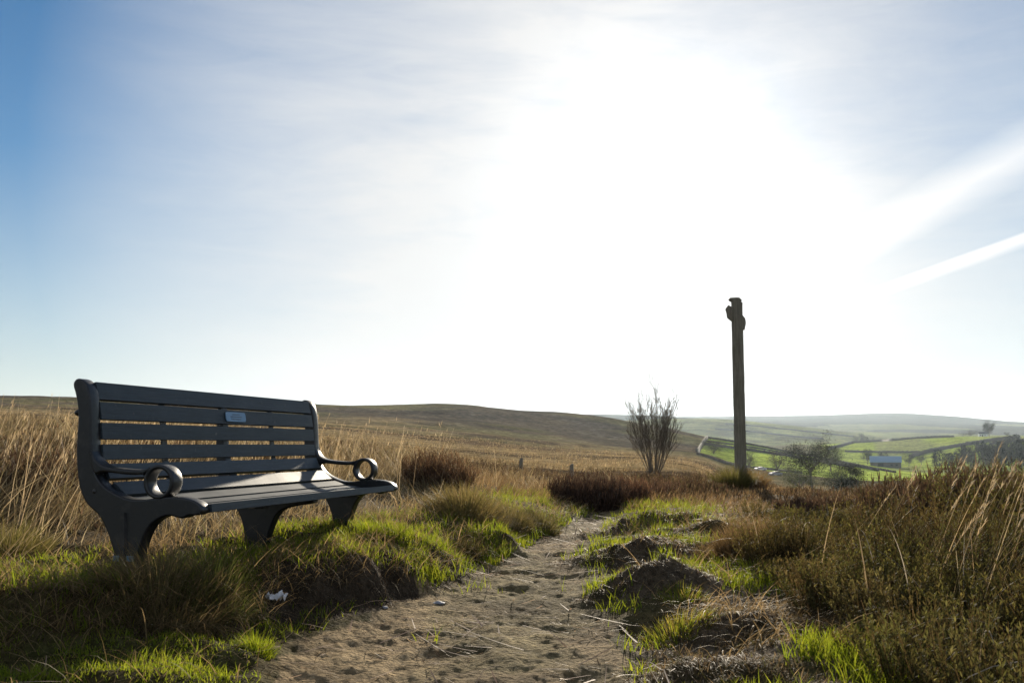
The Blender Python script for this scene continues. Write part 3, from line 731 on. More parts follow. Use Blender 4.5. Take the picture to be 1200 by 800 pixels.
def dry_grass():
    A = Acc()
    # long tawny grass behind the bench and along the left
    X, Y, r = scatter(330000, 2.6, 16, .9)
    dl, dr, sd, bn, bu = fields(X, Y)
    nz = fbm(X * 1.1, Y * 1.1, 3, 301); nf = fbm(X * 4, Y * 4, 2, 302)
    tall = sstep(.75, 1.4, sd) * ((bn < -.12) | (bu > 2.1) | (bu < -.35)) * (.30 + .7 * sstep(.38, .58, nz))
    tall = tall * np.where((bu > -.5) & (bu < 2.2), sstep(.10, .5, -bn) , 1)
    tall = tall * (.10 + .90 * sstep(.40, .56, fbm(X * 2.1, Y * 2.1, 3, 304)))
    m = mask(X, np.clip(tall, 0, 1) * .72); Xa, Ya, ra = X[m], Y[m], r[m]; n = len(Xa)
    back = sstep(.8, 2.6, sd[m])
    k = sstep(.40, .60, fbm(Xa * 1.7, Ya * 1.7, 3, 303))
    H = rng.uniform(.08, .40, n) * (.32 + .95 * k) * (.7 + .35 * back)
    ld = fbm(Xa * 1.6, Ya * 1.6, 2, 341) * 9 - 3 + rng.normal(0, .8, n)
    lie = rng.random(n) < .55
    A.add(*strands(pts(Xa, Ya), H * np.where(lie, 1.25, .82), ld, np.where(lie, rng.uniform(.5, 1.3, n), rng.uniform(.05, .6, n)), np.where(lie, rng.uniform(.2, 1.2, n), rng.uniform(.2, 1.9, n)), rng.uniform(.0018, .0036, n) * (1 + ra * .11), 4, pal(n, STRAW, .25), pal(n, STRAW, .25)))
    # matted and hanging blades: bank edge, under the bench, low left
    X, Y, r = scatter(220000, 1.9, 10, .7)
    dl, dr, sd, bn, bu = fields(X, Y)
    nf = fbm(X * 4, Y * 4, 2, 312)
    mat = np.maximum.reduce([(sd > .02) * (sd < .32) * (X < -.85) * .62, (sd > .1) * (1 - sstep(.8, 1.5, sd)) * .48 * sstep(.4, .6, nf), (sd < 0) * (dl > .05) * .05, (sd > .12) * (sd < .5) * .25,
                             sstep(.1, .5, dr) * (1 - sstep(3.5, 5, dr)) * .30 * sstep(.38, .6, nf) * (Y > 3)])
    m = mask(X, np.clip(mat, 0, 1)); Xa, Ya, ra = X[m], Y[m], r[m]; n = len(Xa)
    A.add(*strands(pts(Xa, Ya, 0), rng.uniform(.06, .24, n), rng.normal(-1.3, .9, n), rng.uniform(.6, 1.35, n), rng.uniform(.4, 1.5, n), rng.uniform(.0016, .003, n) * (1 + ra * .1), 4, pal(n, [(.22, .16, .085), (.17, .125, .065), (.30, .22, .12)], .25)))
    # dead, flattened grass over the hummocks
    X, Y, r = scatter(420000, 2.0, 10, .8)
    dl, dr, sd, bn, bu = fields(X, Y)
    hm = sstep(.02, .12, dr) * (1 - sstep(1.0, 1.5, dr)) * (.15 + .85 * sstep(.40, .58, fbm(X * 4.5, Y * 4.5, 3, 361)))
    m = mask(X, hm * .55); Xa, Ya, ra = X[m], Y[m], r[m]; n = len(Xa)
    A.add(*strands(pts(Xa, Ya, .002), rng.uniform(.012, .06, n), rng.normal(-1.4, 1.1, n), rng.uniform(.4, 1.5, n), rng.uniform(.1, .9, n), rng.uniform(.0014, .0028, n) * (1 + ra * .09), 3, pal(n, [(.15, .11, .065), (.10, .075, .045), (.21, .155, .09), (.09, .095, .03), (.07, .055, .035)], .3)))
    # fine roots and dead blades hanging down the worn faces
    X, Y, r = scatter(260000, 2.2, 8, .6)
    dl, dr, sd, bn, bu = fields(X, Y)
    fc = (sd > -.02) * (sd < .24) * (Y > 2.7) * (Y < 5.4) * (X < .1) * .55
    for hx, hy, rx, ry, rot, hh in HUMPS[:5] + HUMPS[6:9]:
        u = (X - hx) / rx; v = (Y - hy) / ry
        fc = np.maximum(fc, ((u * u + v * v) < 1.7) * (v < .25) * .8)
    m = mask(X, fc); Xa, Ya, ra = X[m], Y[m], r[m]; n = len(Xa)
    A.add(*strands(pts(Xa, Ya, -.006), rng.uniform(.02, .085, n), rng.normal(-1.35, .45, n), rng.uniform(1.55, 2.25, n), rng.uniform(.0, .5, n), rng.uniform(.001, .0024, n) * (1 + ra * .08), 3, pal(n, [(.085, .06, .04), (.06, .045, .03), (.13, .095, .06), (.17, .125, .08)], .3)))
    # right-hand and middle rough ground
    X, Y, r = scatter(260000, 3.2, 17, .8)
    dl, dr, sd, bn, bu = fields(X, Y)
    nz = fbm(X * 1.3, Y * 1.3, 3, 321)
    rt = sstep(.75, 1.3, dr) * (.12 + .88 * sstep(4.6, 6.2, Y)) * (.15 + .85 * sstep(.42, .6, nz)) * sstep(3.0, 4.5, r)
    far = sstep(9.0, 10.5, r) * (.35 + .65 * sstep(.4, .6, nz))
    far = far * (1 - (np.maximum(dl, dr) < .05) * (Y < 12))
    m = mask(X, np.clip(np.maximum(rt * .8, far * .8), 0, 1)); Xa, Ya, ra = X[m], Y[m], r[m]; n = len(Xa)
    A.add(*strands(pts(Xa, Ya), rng.uniform(.05, .20, n) * (.6 + .6 * nz[m]) * dip(Xa, Ya), rng.normal(0, 1.2, n), rng.uniform(.1, .8, n), rng.uniform(.1, 1.4, n), rng.uniform(.0018, .0034, n) * (1 + ra * .10), 3, pal(n, [(.22, .145, .07), (.15, .095, .05), (.30, .21, .11), (.12, .085, .045)], .25)))
    # tawny tufts on the moor beyond
    X, Y, r = scatter(260000, 14, 300, .12)
    nz = fbm(X / 7, Y / 5, 4, 331)
    m = mask(X, .04 + .8 * sstep(.44, .60, nz)); Xa, Ya, ra = X[m], Y[m], r[m]; n = len(Xa)
    A.add(*strands(pts(Xa, Ya, .03), rng.uniform(.04, .15, n) * (.5 + 1.0 * sstep(.4, .65, fbm(Xa / 2.2, Ya / 2.2, 2, 332))) * (1 + ra * .006), rng.normal(0, 1.2, n), rng.uniform(.1, .7, n), rng.uniform(.1, 1.1, n), rng.uniform(.003, .006, n) * (1 + ra * .12), 2, pal(n, [(.27, .205, .115), (.21, .155, .085), (.14, .10, .06), (.34, .27, .165)], .22)))
    # loose, taller flowering stalks that stand above the rest
    X, Y, r = scatter(2600, 4.2, 11, 1)
    dl, dr, sd, bn, bu = fields(X, Y)
    m = mask(X, np.clip(sstep(1.0, 1.8, sd) * ((bn < -.3) | (bu > 2.4) | (bu < -.4)), 0, 1) * .40); Xa, Ya, ra = X[m], Y[m], r[m]; n = len(Xa)
    st = strands(pts(Xa, Ya), rng.uniform(.38, .62, n), rng.normal(.3, .7, n), rng.uniform(.05, .35, n), rng.uniform(.0, .6, n), np.full(n, .0022) * (1 + ra * .08), 6, pal(n, PALE, .2), taper=.6)
    A.add(*st)
    for q in range(5):
        A.add(*strands(st[3][:, -1 - q // 2] - [0, 0, .01 * q], rng.uniform(.02, .05, n), rng.normal(.3, .8, n), rng.uniform(.1, .5, n), rng.uniform(.1, .8, n), np.full(n, .003) * (1 + ra * .08), 2, pal(n, PALE, .2)))
    o = A.build('dry_grass', M_DRY); tag(o, 'tawny dry moor grass behind the bench and over the rough ground', 'grass', kind='stuff')

def shoots():
    """low leafy shoots, olive and rust, that fill the right foreground"""
    S = Acc(); L = Acc()
    cx, cy, cr = scatter(2600, 1.2, 8.0, 1.2)
    dl, dr, sd, bn, bu = fields(cx, cy)
    edge = .74 + .30 * sstep(4.2, 6.5, cy) - .12 * sstep(2.8, 2.0, cy)
    p = sstep(edge - .10, edge + .22, dr + (fbm(cx * 1.5, cy * 1.5, 3, 401) - .5) * .7) * (1 - .8 * sstep(4.6, 7, cr))
    k = mask(cx, p); cx, cy, cr, dr = cx[k], cy[k], cr[k], dr[k]
    keep = []                                            # thin to bush spacing
    for i in range(len(cx)):
        if all((cx[i] - cx[j]) ** 2 + (cy[i] - cy[j]) ** 2 > .115 ** 2 for j in keep): keep.append(i)
    cx, cy, cr, dr = cx[keep], cy[keep], cr[keep], dr[keep]
    nb = len(cx); per = 80
    bh = dip(cx, cy) * rng.uniform(.13, .36, nb) * (.70 + .35 * sstep(.7, 1.6, dr)); br = rng.uniform(.08, .14, nb)
    btone = pal(nb, SHOOTC, .22)
    ci = np.repeat(np.arange(nb), per); n = len(ci)
    a = rng.uniform(0, 6.28, n); q_ = np.sqrt(rng.random(n)); rr = br[ci] * q_ * .6
    X = cx[ci] + rr * np.cos(a); Y = cy[ci] + rr * np.sin(a)
    H = bh[ci] * rng.uniform(.55, 1.1, n)
    st = strands(pts(X, Y), H, a + rng.normal(0, .5, n), q_ * .55 + rng.uniform(0, .15, n), rng.uniform(-.45, .35, n), np.full(n, .0026), 4, pal(n, [(.07, .045, .028), (.09, .06, .032)], .2), taper=.5)
    S.add(*st); cen = st[3]
    for q in range(22):
        tq = rng.uniform(.15, 1.0, n) ** .8 * 4; i = np.minimum(tq.astype(int), 3); f = (tq - i)[:, None]
        P = cen[np.arange(n), i] * (1 - f) + cen[np.arange(n), i + 1] * f
        tipk = ((tq / 4) ** 3)[:, None]
        c = btone[ci] * (1 - .3 * tipk) + np.array([.14, .11, .045]) * .4 * tipk
        L.add(*strands(P, rng.uniform(.010, .020, n), rng.uniform(0, 6.28, n), rng.uniform(.3, 1.3, n), rng.uniform(-.4, .5, n), rng.uniform(.0045, .0085, n), 2, c * np.exp(rng.normal(0, .25, (n, 1))), basew=.3))
    m = rng.random(n) < .006; q = int(m.sum())
    L.V += S.V; L.F += [f + L.n for f in S.F]; L.C += S.C
    # pale dead blades caught in it
    o = L.build('low_heath_shrubs', M_SHOOT); tag(o, 'olive and rust leafy heath shoots crowding the lower right', 'undergrowth', kind='stuff')
    D = Acc()
    D.add(*strands(pts(X[m], Y[m]) + [0, 0, .10], rng.uniform(.18, .42, q), rng.normal(-.3, 1.2, q), rng.uniform(.4, 1.1, q), rng.uniform(.2, 1.6, q), rng.uniform(.003, .006, q), 6, pal(q, [(.34, .31, .27), (.26, .20, .12)], .2)))
    o = D.build('dead_grass_blades', M_DRY); tag(o, 'pale dead grass blades caught among the heath shoots', 'grass', kind='stuff')

def heather_cover():
    A = Acc()
    X, Y, r = scatter(60000, 5.0, 26, .7)
    dl, dr, sd, bn, bu = fields(X, Y)
    nz = fbm(X * .8, Y * .8, 3, 501)
    right = sstep(1.2, 2.2, dr) * sstep(4.2, 5.4, r) * (1 - sstep(15, 22, r)) * sstep(.44, .56, nz)
    mid = sstep(10.0, 11.5, r) * (1 - sstep(15, 20, r)) * (X > .9) * sstep(.40, .52, nz)
    left = sstep(1.3, 2.2, sd) * sstep(.48, .56, nz) * ((bn < -.35) | (bu > 2.3) | (bu < -.5)) * .9
    m = mask(X, np.clip(np.maximum.reduce([right, mid, left]), 0, 1) * (.15 + .85 * sstep(.36, .52, fbm(X * 3.2, Y * 3.2, 2, 504)))); X, Y, r = X[m], Y[m], r[m]; n = len(X)
    st = strands(pts(X, Y), rng.uniform(.08, .20, n) * (.35 + 1.25 * sstep(.36, .62, fbm(X * 1.9, Y * 1.9, 3, 503))) * np.where((X > 2) & (r > 9), .75, 1) * dip(X, Y), rng.uniform(0, 6.28, n), rng.uniform(0, .5, n), rng.uniform(0, .6, n), np.full(n, .004) * (1 + r * .06), 3, pal(n, HEATHC, .25), taper=.5)
    A.add(*st)
    for q in range(6):
        i = rng.integers(1, 4, n)
        A.add(*strands(st[3][np.arange(n), i], rng.uniform(.025, .06, n), rng.uniform(0, 6.28, n), rng.uniform(.2, .9, n), rng.uniform(-.4, .3, n), rng.uniform(.004, .008, n) * (1 + r * .05), 2, pal(n, HEATHC, .3)))
    k = rng.random(n) < .35; q = int(k.sum())
    A.add(*strands(pts(X[k], Y[k]), rng.uniform(.10, .26, q) * dip(X[k], Y[k]), rng.normal(0, 1.2, q), rng.uniform(.1, .7, q), rng.uniform(.1, 1.0, q), np.full(q, .0022) * (1 + r[k] * .08), 3, pal(q, [(.34, .26, .15), (.24, .18, .10)], .25)))
    o = A.build('heather', M_HEATH); tag(o, 'dark brown winter heather over the rough ground', 'heather', kind='stuff')

def straw_litter():
    A = Acc()
    X, Y, r = scatter(11000, 2.2, 10, .8)
    dl, dr, sd, bn, bu = fields(X, Y)
    inp = (np.maximum(dl, dr) < .12) * 1.0
    drift = np.exp(-((dl + .06) / .10) ** 2) * sstep(4.6, 5.2, Y) * (1 - sstep(7.0, 8, Y)) + np.exp(-((X - .62) / .16) ** 2 - ((Y - 8.2) / 1.0) ** 2)
    m = mask(X, np.clip(inp * .13 + drift * 1.0 + ((dl > 0) & (sd < .1)) * .03, 0, 1)); X, Y, r = X[m], Y[m], r[m]; n = len(X)
    A.add(*strands(pts(X, Y, -.012), rng.uniform(.05, .20, n), rng.uniform(0, 6.28, n), rng.uniform(1.3, 1.55, n), rng.uniform(-.2, .2, n), rng.uniform(.004, .0065, n) * (1 + r * .04), 4, pal(n, [(.46, .34, .27), (.34, .245, .175), (.52, .41, .33)], .2), taper=.4))
    X, Y, r = scatter(34000, 2.0, 8, .9)
    dl, dr, sd, bn, bu = fields(X, Y)
    m = mask(X, (np.maximum(dl, dr) < .5) * .5 * sstep(.45, .6, fbm(X * 3, Y * 3, 2, 611))); X, Y, r = X[m], Y[m], r[m]; n = len(X)
    A.add(*strands(pts(X, Y, -.004), rng.uniform(.01, .045, n), rng.uniform(0, 6.28, n), rng.uniform(1.2, 1.6, n), rng.uniform(-.4, .2, n), rng.uniform(.0015, .004, n), 2, pal(n, [(.22, .16, .11), (.12, .085, .055), (.34, .26, .18)], .3), taper=.4))
    o = A.build('straw_litter', M_DRY); tag(o, 'broken pale straw lying along the path', 'straw', kind='stuff')

# ------------------------------------------------------------------ plants one can point at
def tussock(name, x, y, rad, h, cols, label, cat, n=1400, droop=1.2, mat=None, wid=.003, tall=0, stiff=False):
    z = gz(x, y)
    a = rng.uniform(0, 6.28, n); rr = rad * np.sqrt(rng.random(n)) * .62
    X = x + rr * np.cos(a); Y = y + rr * np.sin(a)
    P = pts(X, Y, .01); edge = rr / (rad * .62)
    A = Acc()
    H = h * rng.uniform(.6, 1.15, n) * (1 - .25 * edge)
    A.add(*strands(P, H, a + rng.normal(0, .5, n), edge * .55 * (0.5 if stiff else 1) + rng.uniform(0, .2, n), rng.uniform(.1, droop, n) * (.35 + edge), np.full(n, wid) * rng.uniform(.7, 1.4, n), 4, pal(n, cols, .25), pal(n, cols, .2)))
    o = A.build(name, mat or M_DRY, None, (x, y, z)); o.location = (x, y, z)
    return tag(o, label, cat)
def heather_bush(name, x, y, rad, h, label, cols=HEATHC, n=420, sprig=8, cat='heather bush', wid=1.0):
    z = gz(x, y); root = empty(name, (x, y, z), 0, label, cat)
    a = rng.uniform(0, 6.28, n); rr = rad * np.sqrt(rng.random(n)) * .7
    P = pts(x + rr * np.cos(a), y + rr * np.sin(a), .02); edge = rr / (rad * .7)
    H = h * rng.uniform(.6, 1.1, n) * (1 - .35 * edge ** 2)
    st = strands(P, H, a + rng.normal(0, .6, n), edge * .5 + rng.uniform(0, .2, n), rng.uniform(-.3, .4, n), np.full(n, .006 * wid), 4, pal(n, [(.07, .05, .04), (.09, .06, .045)], .2), taper=.6)
    S = Acc(); S.add(*st); S.build('twigs', M_HEATH, root, (x, y, z))
    L = Acc()
    for q in range(sprig):
        i = rng.integers(1, 5, n)
        L.add(*strands(st[3][np.arange(n), i] + rng.normal(0, .012, (n, 3)), rng.uniform(.035, .085, n) * (h / .35) ** .5, rng.uniform(0, 6.28, n), rng.uniform(.1, .9, n), rng.uniform(-.4, .3, n), rng.uniform(.005, .011, n) * wid, 2, pal(n, cols, .3)))
    L.build('foliage', M_HEATH, root, (x, y, z))
    return root
def at(px, py, r0, r1): return hit(px, py, r0, r1)

def named_plants():
    p = at(690, 596, 8.5, 13); heather_bush('heather_bush', *p, .42, .36, 'darkest heather bush, standing where the path runs out', [(.055, .036, .028), (.075, .047, .034)], n=700, sprig=9)
    p = polar(722, 11.2); heather_bush('heather_bush', *p, .45, .26, 'reddish brown heather bush behind the dark one at the path end', [(.13, .07, .045), (.16, .095, .06), (.10, .06, .04)], n=600)
    p = polar(757, 12.0); heather_bush('heather_bush', *p, .55, .25, 'wide rusty heather bush below the bare multi-stemmed tree', [(.12, .07, .048), (.15, .09, .06), (.09, .06, .045)], n=600)
    p = polar(806, 13.0); heather_bush('heather_bush', *p, .6, .20, 'low heather bush between the bare tree and the signpost', n=900)
    p = polar(514, 9.6); heather_bush('heather_bush', *p, .38, .36, 'brown heather bush in the tawny grass beyond the bench', [(.11, .065, .04), (.14, .085, .05)], n=520)
    p = polar(668, 12.6); heather_bush('heather_bush', *p, .22, .22, 'small round heather bush in the tawny grass before the path end', n=240)
    p = polar(1068, 6.6); heather_bush('heather_bush', *p, .34, .36, 'spiky dark heather bush rising highest on the right skyline', n=600, sprig=9)
    p = polar(1140, 6.0); heather_bush('heather_bush', *p, .42, .34, 'broad dark heather bush under the leaning seed heads', n=700, sprig=9)
    p = polar(960, 8.6); heather_bush('heather_bush', *p, .5, .11, 'low brown heather bush on the crest below the round valley tree', [(.12, .075, .05), (.09, .06, .04)], n=900)
    p = polar(28, 6.6); heather_bush('heather_bush', *p, .5, .36, 'dark heather bush in the long grass at the left edge', n=600)
    p = at(865, 583, 12, 15); tussock('grass_tussock', *polar(858, 14.2), .34, .40, [(.12, .12, .035), (.16, .13, .05), (.10, .10, .03)], 'rounded green tussock hugging the foot of the signpost', 'tussock', 1600, 1.3, wid=.007)
    tussock('grass_tussock', *polar(880, 14.8), .28, .36, [(.18, .12, .05), (.22, .14, .06)], 'tawny tussock on the right of the signpost foot', 'tussock', 900, 1.0, wid=.007)
    tussock('grass_tussock', *at(885, 655, 3.8, 6), .27, .25, [(.16, .105, .05), (.22, .15, .07), (.11, .075, .04)], 'domed brown tussock standing alone right of the path', 'tussock', 3200, .9, wid=.0032, stiff=True)
    tussock('grass_tussock', *at(838, 655, 3.8, 6), .16, .12, [(.20, .14, .07), (.14, .10, .05)], 'small brown tussock next to the domed one', 'tussock', 900, 1.0, wid=.003)
    tussock('rush_tuft', *at(548, 655, 4, 7), .09, .16, [(.07, .055, .025), (.10, .08, .035), (.06, .06, .02)], 'small dark rush tuft alone on the turf slope', 'rush tuft', 420, .8, wid=.0035)
    tussock('grass_tussock', *at(545, 605, 5.5, 9), .36, .26, [(.20, .16, .06), (.14, .13, .04), (.26, .19, .09)], 'big olive tussock with drooping straw beyond the bench arm', 'tussock', 2600, 1.6, wid=.0042)
    tussock('grass_tussock', *at(632, 618, 6, 10), .22, .15, [(.20, .16, .08), (.15, .13, .05), (.11, .12, .03)], 'low round tussock beside the left edge of the path', 'tussock', 1400, 1.4, wid=.004)
    tussock('grass_tussock', *at(596, 612, 6, 10), .24, .19, [(.15, .14, .05), (.22, .17, .08)], 'olive tussock midway along the turf slope', 'tussock', 1300, 1.4, wid=.004)
    tussock('grass_tussock', *at(300, 762, 2.4, 3.4), .075, .075, GREEN, 'small bright green tuft on bare earth at the foot of the bank', 'tussock', 420, 1.0, M_GREEN, .0028)
    tussock('grass_tussock', *at(190, 700, 2.8, 3.6), .30, .20, [(.19, .14, .075), (.15, .11, .06), (.10, .105, .035)], 'shaggy tussock hanging over the bank below the near bench leg', 'tussock', 2600, 2.3, wid=.0026)
    tussock('grass_tussock', *at(248, 696, 2.9, 3.8), .20, .16, [(.17, .13, .065), (.10, .12, .03), (.08, .12, .02)], 'green and straw tussock on the bank edge under the bench seat', 'tussock', 1700, 2.0, wid=.0026)
    tussock('grass_tussock', *at(8, 655, 3.0, 5), .20, .19, [(.16, .15, .045), (.22, .17, .075), (.11, .11, .03)], 'yellow-green tussock at the left edge beside the bench', 'tussock', 1300, 1.3, wid=.0036)
    tussock('grass_tussock', *at(800, 700, 3, 4.5),   .17, .075, GREEN + [(.24, .18, .10), (.17, .13, .07)], 'small green and straw tuft right of the path before the peat hummock', 'tussock', 420, 1.6, M_GREEN, .0036)
    tussock('grass_tussock', *at(795, 742, 2.6, 4), .20, .085, GREEN + [(.24, .18, .10), (.17, .13, .07)], 'larger green and straw tuft nearest the olive shoots', 'tussock', 480, 1.6, M_GREEN, .0036)
    tussock('grass_tussock', *polar(752, 2.45), .10, .09, GREEN, 'green tuft at the near right corner of the path', 'tussock', 420, 1.1, M_GREEN, .003)
    # leaning seed-head grasses on the right
    spots = [(1085, 4.2, 'thin seed grass clump leaning in front of the dark wood'), (1125, 3.9, 'tall pale seed grass clump leaning over the dark heather'), (1165, 3.6, 'thick seed grass clump in the middle of the leaning seed heads'), (1200, 3.5, 'tallest seed grass clump leaning at the right edge'), (1020, 4.6, 'sparse seed grass clump over the olive shoots')]
    for k, (x, r, lab) in enumerate(spots):
        gx, gy = polar(x, r); z = gz(gx, gy); n = [8, 11, 13, 11, 4][k]
        root = empty('seed_grass', (gx, gy, z), 0, lab, 'seed grass', 'seed grasses leaning on the right')
        a = rng.uniform(0, 6.28, n); rr = .26 * np.sqrt(rng.random(n))
        P = pts(gx + rr * np.cos(a), gy + rr * np.sin(a))
        st = strands(P, rng.uniform(.36, .60, n), rng.normal(.0, .35, n), rng.uniform(.15, .45, n), rng.uniform(.1, .5, n), np.full(n, .0026), 8, pal(n, [(.34, .28, .18), (.26, .2, .12)], .2), taper=.5)
        S = Acc(); S.add(*st)
        m = 60
        a2 = rng.uniform(0, 6.28, m); r2 = .2 * np.sqrt(rng.random(m))
        S.add(*strands(pts(gx + r2 * np.cos(a2), gy + r2 * np.sin(a2)), rng.uniform(.2, .42, m), rng.normal(.1, .6, m), rng.uniform(.1, .6, m), rng.uniform(.3, 1.3, m), np.full(m, .0032), 5, pal(m, STRAW, .2)))
        S.build('stalks', M_DRY, root, (gx, gy, z))
        L = Acc(); c = st[3]
        for q in range(22):
            tq = rng.uniform(6.0, 8.0, n); i = np.minimum(tq.astype(int), 7); f = (tq - i)[:, None]
            PP = c[np.arange(n), i] * (1 - f) + c[np.arange(n), i + 1] * f
            L.add(*strands(PP, rng.uniform(.012, .035, n), rng.normal(0, .6, n), rng.uniform(.3, .9, n), rng.uniform(0, .4, n), rng.uniform(.002, .0042, n), 2, pal(n, PALE, .2)))
        L.build('seed_head', M_DRY, root, (gx, gy, z))

print('turf', green_turf()); dry_grass(); shoots(); heather_cover(); straw_litter(); named_plants()

# ------------------------------------------------------------------ litter, pebble, stray stones
M_PAPER, t = material('white_paper_scrap'); out(t, pbr(t, (.72, .74, .78), .7))
M_STONE, t = material('grey_stone')
tc = t.n('ShaderNodeTexCoord').outputs['Object']; a = t.n('ShaderNodeTexNoise', ins={'Vector': tc, 'Scale': 30.0, 'Detail': 6.0}).outputs[0]
out(t, pbr(t, t.mix(t.ramp(a, [(.35, 0.), (.65, 1.)]).outputs[0], (.16, .16, .17), (.32, .33, .36)), .8, a, bump_s=.5, bump_d=.004))
def scrap(px, py, r0, r1, s, label):
    x, y = hit(px, py, r0, r1); z = gz(x, y)
    bm = bmesh.new(); bmesh.ops.create_grid(bm, x_segments=9, y_segments=6, size=1)
    for v in bm.verts:
        u, q = v.co.x, v.co.y
        edge = 1 - .35 * abs(math.sin(3.1 * u + 1.7 * q))
        v.co = Vector((u * s * edge, q * s * .45 * edge, s * (.35 + .28 * math.sin(5 * u + 2) * math.cos(4 * q) + .18 * math.sin(9 * u - 3 * q))))
    o = from_bm('paper_scrap', bm, M_PAPER, loc=(x, y, z + .018)); o.rotation_euler = (.35, 0, .25)
    sol = o.modifiers.new('thickness', 'SOLIDIFY'); sol.thickness = .0012
    tag(o, label, 'litter')
scrap(323, 709, 2.9, 4.2, .044, 'crumpled white paper scrap on the dark earth below the bench')
def stone(px, py, r0, r1, s, label, sq=.5):
    x, y = hit(px, py, r0, r1); z = gz(x, y)
    bm = bmesh.new(); bmesh.ops.create_icosphere(bm, subdivisions=3, radius=s)
    ph = rng.uniform(0, 6, 3)
    for v in bm.verts:
        n_ = v.co.normalized(); v.co *= 1 + .16 * math.sin(4 * n_.x + ph[0]) * math.sin(3 * n_.y + ph[1]) + .1 * math.sin(6 * n_.z + ph[2])
        v.co.z *= sq
    o = from_bm('stone', bm, M_STONE, loc=(x, y, z + s * sq * .25)); tag(o, label, 'stone')
stone(514, 707, 3.4, 5, .027, 'smooth pale grey stone alone in the middle of the path', .35)
stone(451, 712, 3.2, 5, .012, 'tiny grey stone on the shaded side of the path', .5)
stone(462, 612, 4.5, 8, .035, 'bluish stone in the grass past the far bench end', .5)

# ------------------------------------------------------------------ short fence posts on the moor
for px, top, r, lab in ((610, 536.5, 26, 'taller grey fence post out on the tawny moor'), (669, 543.5, 24, 'short grey fence post just behind the dark heather')):
    x, y = polar(px, r); z = gz(x, y); h = EYE + slope_of(px, top) * r - z
    bm = bmesh.new(); prev = None
    for k, zz in enumerate((-.2, 0, h * .5, h * .93, h)):
        s_ = .055 if k < 3 else (.05 if k == 3 else .03)
        rv = [bm.verts.new((s_ * math.cos(q * math.pi / 4 + .3) + .01 * k * .5, s_ * math.sin(q * math.pi / 4 + .3), zz + (.02 * math.cos(q) if k > 2 else 0))) for q in range(8)]
        if prev:
            for q in range(8): bm.faces.new((prev[q], prev[(q + 1) % 8], rv[(q + 1) % 8], rv[q]))
        prev = rv
    bm.faces.new(prev)
    o = from_bm('fence_post', bm, M_OLDWOOD, loc=(x, y, z)); tag(o, lab, 'fence post', 'fence posts on the moor')

# ------------------------------------------------------------------ trees
M_BARK, t = material('bark')
tc = t.n('ShaderNodeTexCoord').outputs['Object']; a = t.n('ShaderNodeTexNoise', ins={'Vector': tc, 'Scale': 25.0, 'Detail': 5.0}).outputs[0]
out(t, pbr(t, t.mix(a, (.12, .10, .08), (.20, .17, .13)), .9, spec=.1))
def tube(A, pts_, rad, sides, col):
    pts_ = np.array(pts_, float); n = len(pts_)
    d = np.gradient(pts_, axis=0); d /= np.linalg.norm(d, axis=1, keepdims=True) + 1e-9
    ref = np.array([.3, .9, .1]); u = np.cross(d, ref); u /= np.linalg.norm(u, axis=1, keepdims=True) + 1e-9; v = np.cross(d, u)
    ang = np.arange(sides) * 2 * math.pi / sides
    ringv = pts_[:, None] + (u[:, None] * np.cos(ang)[None, :, None] + v[:, None] * np.sin(ang)[None, :, None]) * np.asarray(rad)[:, None, None]
    V = ringv.reshape(-1, 3)
    i = np.arange(n - 1)[:, None] * sides; j = np.arange(sides)[None]; jn = (j + 1) % sides
    F = np.stack([i + j, i + jn, i + sides + jn, i + sides + j], -1).reshape(-1, 4)
    A.add(V, F, np.tile(col, (len(V), 1)))
def bare_shrub_tree():
    x, y = polar(766.5, 30.0); z = gz(x, y)
    H = EYE + slope_of(766, 457) * 30 - z
    root = empty('bare_tree', (x, y, z), 0, 'leafless multi-stemmed tree fanning out alone on the moor edge', 'tree')
    T = Acc(); Tw = Acc(); rg = np.random.default_rng(5)
    def limb(p, d, ln, r0, depth, acc):
        n = 7 if depth < 2 else 5
        ps = [p]; dd = d / np.linalg.norm(d); 
        bend = rg.normal(0, .022, 3)
        for k in range(n - 1):
            dd = dd + bend + rg.normal(0, .055, 3) + np.array([0, 0, .06 if depth else .10]); dd /= np.linalg.norm(dd)
            ps.append(ps[-1] + dd * ln / (n - 1))
        rad = np.linspace(r0, max(r0 * .24, .0030), n)
        tube(acc, ps, rad, 5 if depth < 2 else 3, np.array([.075, .062, .048]) * rg.uniform(.8, 1.3))
        if depth >= 3: return
        m = [10, 5, 3][depth]
        for q in range(m):
            f = rg.uniform(.3 if depth == 0 else .15, .97); i = min(int(f * (n - 1)), n - 2); g = f * (n - 1) - i
            pp = ps[i] * (1 - g) + ps[i + 1] * g
            t_ = ps[i + 1] - ps[i]; t_ /= np.linalg.norm(t_)
            s_ = rg.normal(0, 1, 3); s_ -= t_ * s_.dot(t_); s_ /= np.linalg.norm(s_)
            limb(pp, t_ + s_ * rg.uniform(.25, .55), ln * rg.uniform(.26, .5) * (1.15 - .6 * f), r0 * (1 - .6 * f) * .55, depth + 1, Tw)
    for k in range(34):
        a = k * 2.4 + rg.normal(0, .35); s = math.sqrt((k + .5) / 34)
        d = np.array([math.cos(a) * s * .62, math.sin(a) * s * .62, 1.0])
        limb(np.array([math.cos(a) * s * .16, math.sin(a) * s * .16, -.08]), d, (H + .08) * (1.03 - .46 * s * s) * rg.uniform(.80, 1.03), .018 - .006 * s, 0, T)
    mtw = M_BARK
    T.build('trunk', mtw, root); Tw.build('crown', mtw, root)
bare_shrub_tree()

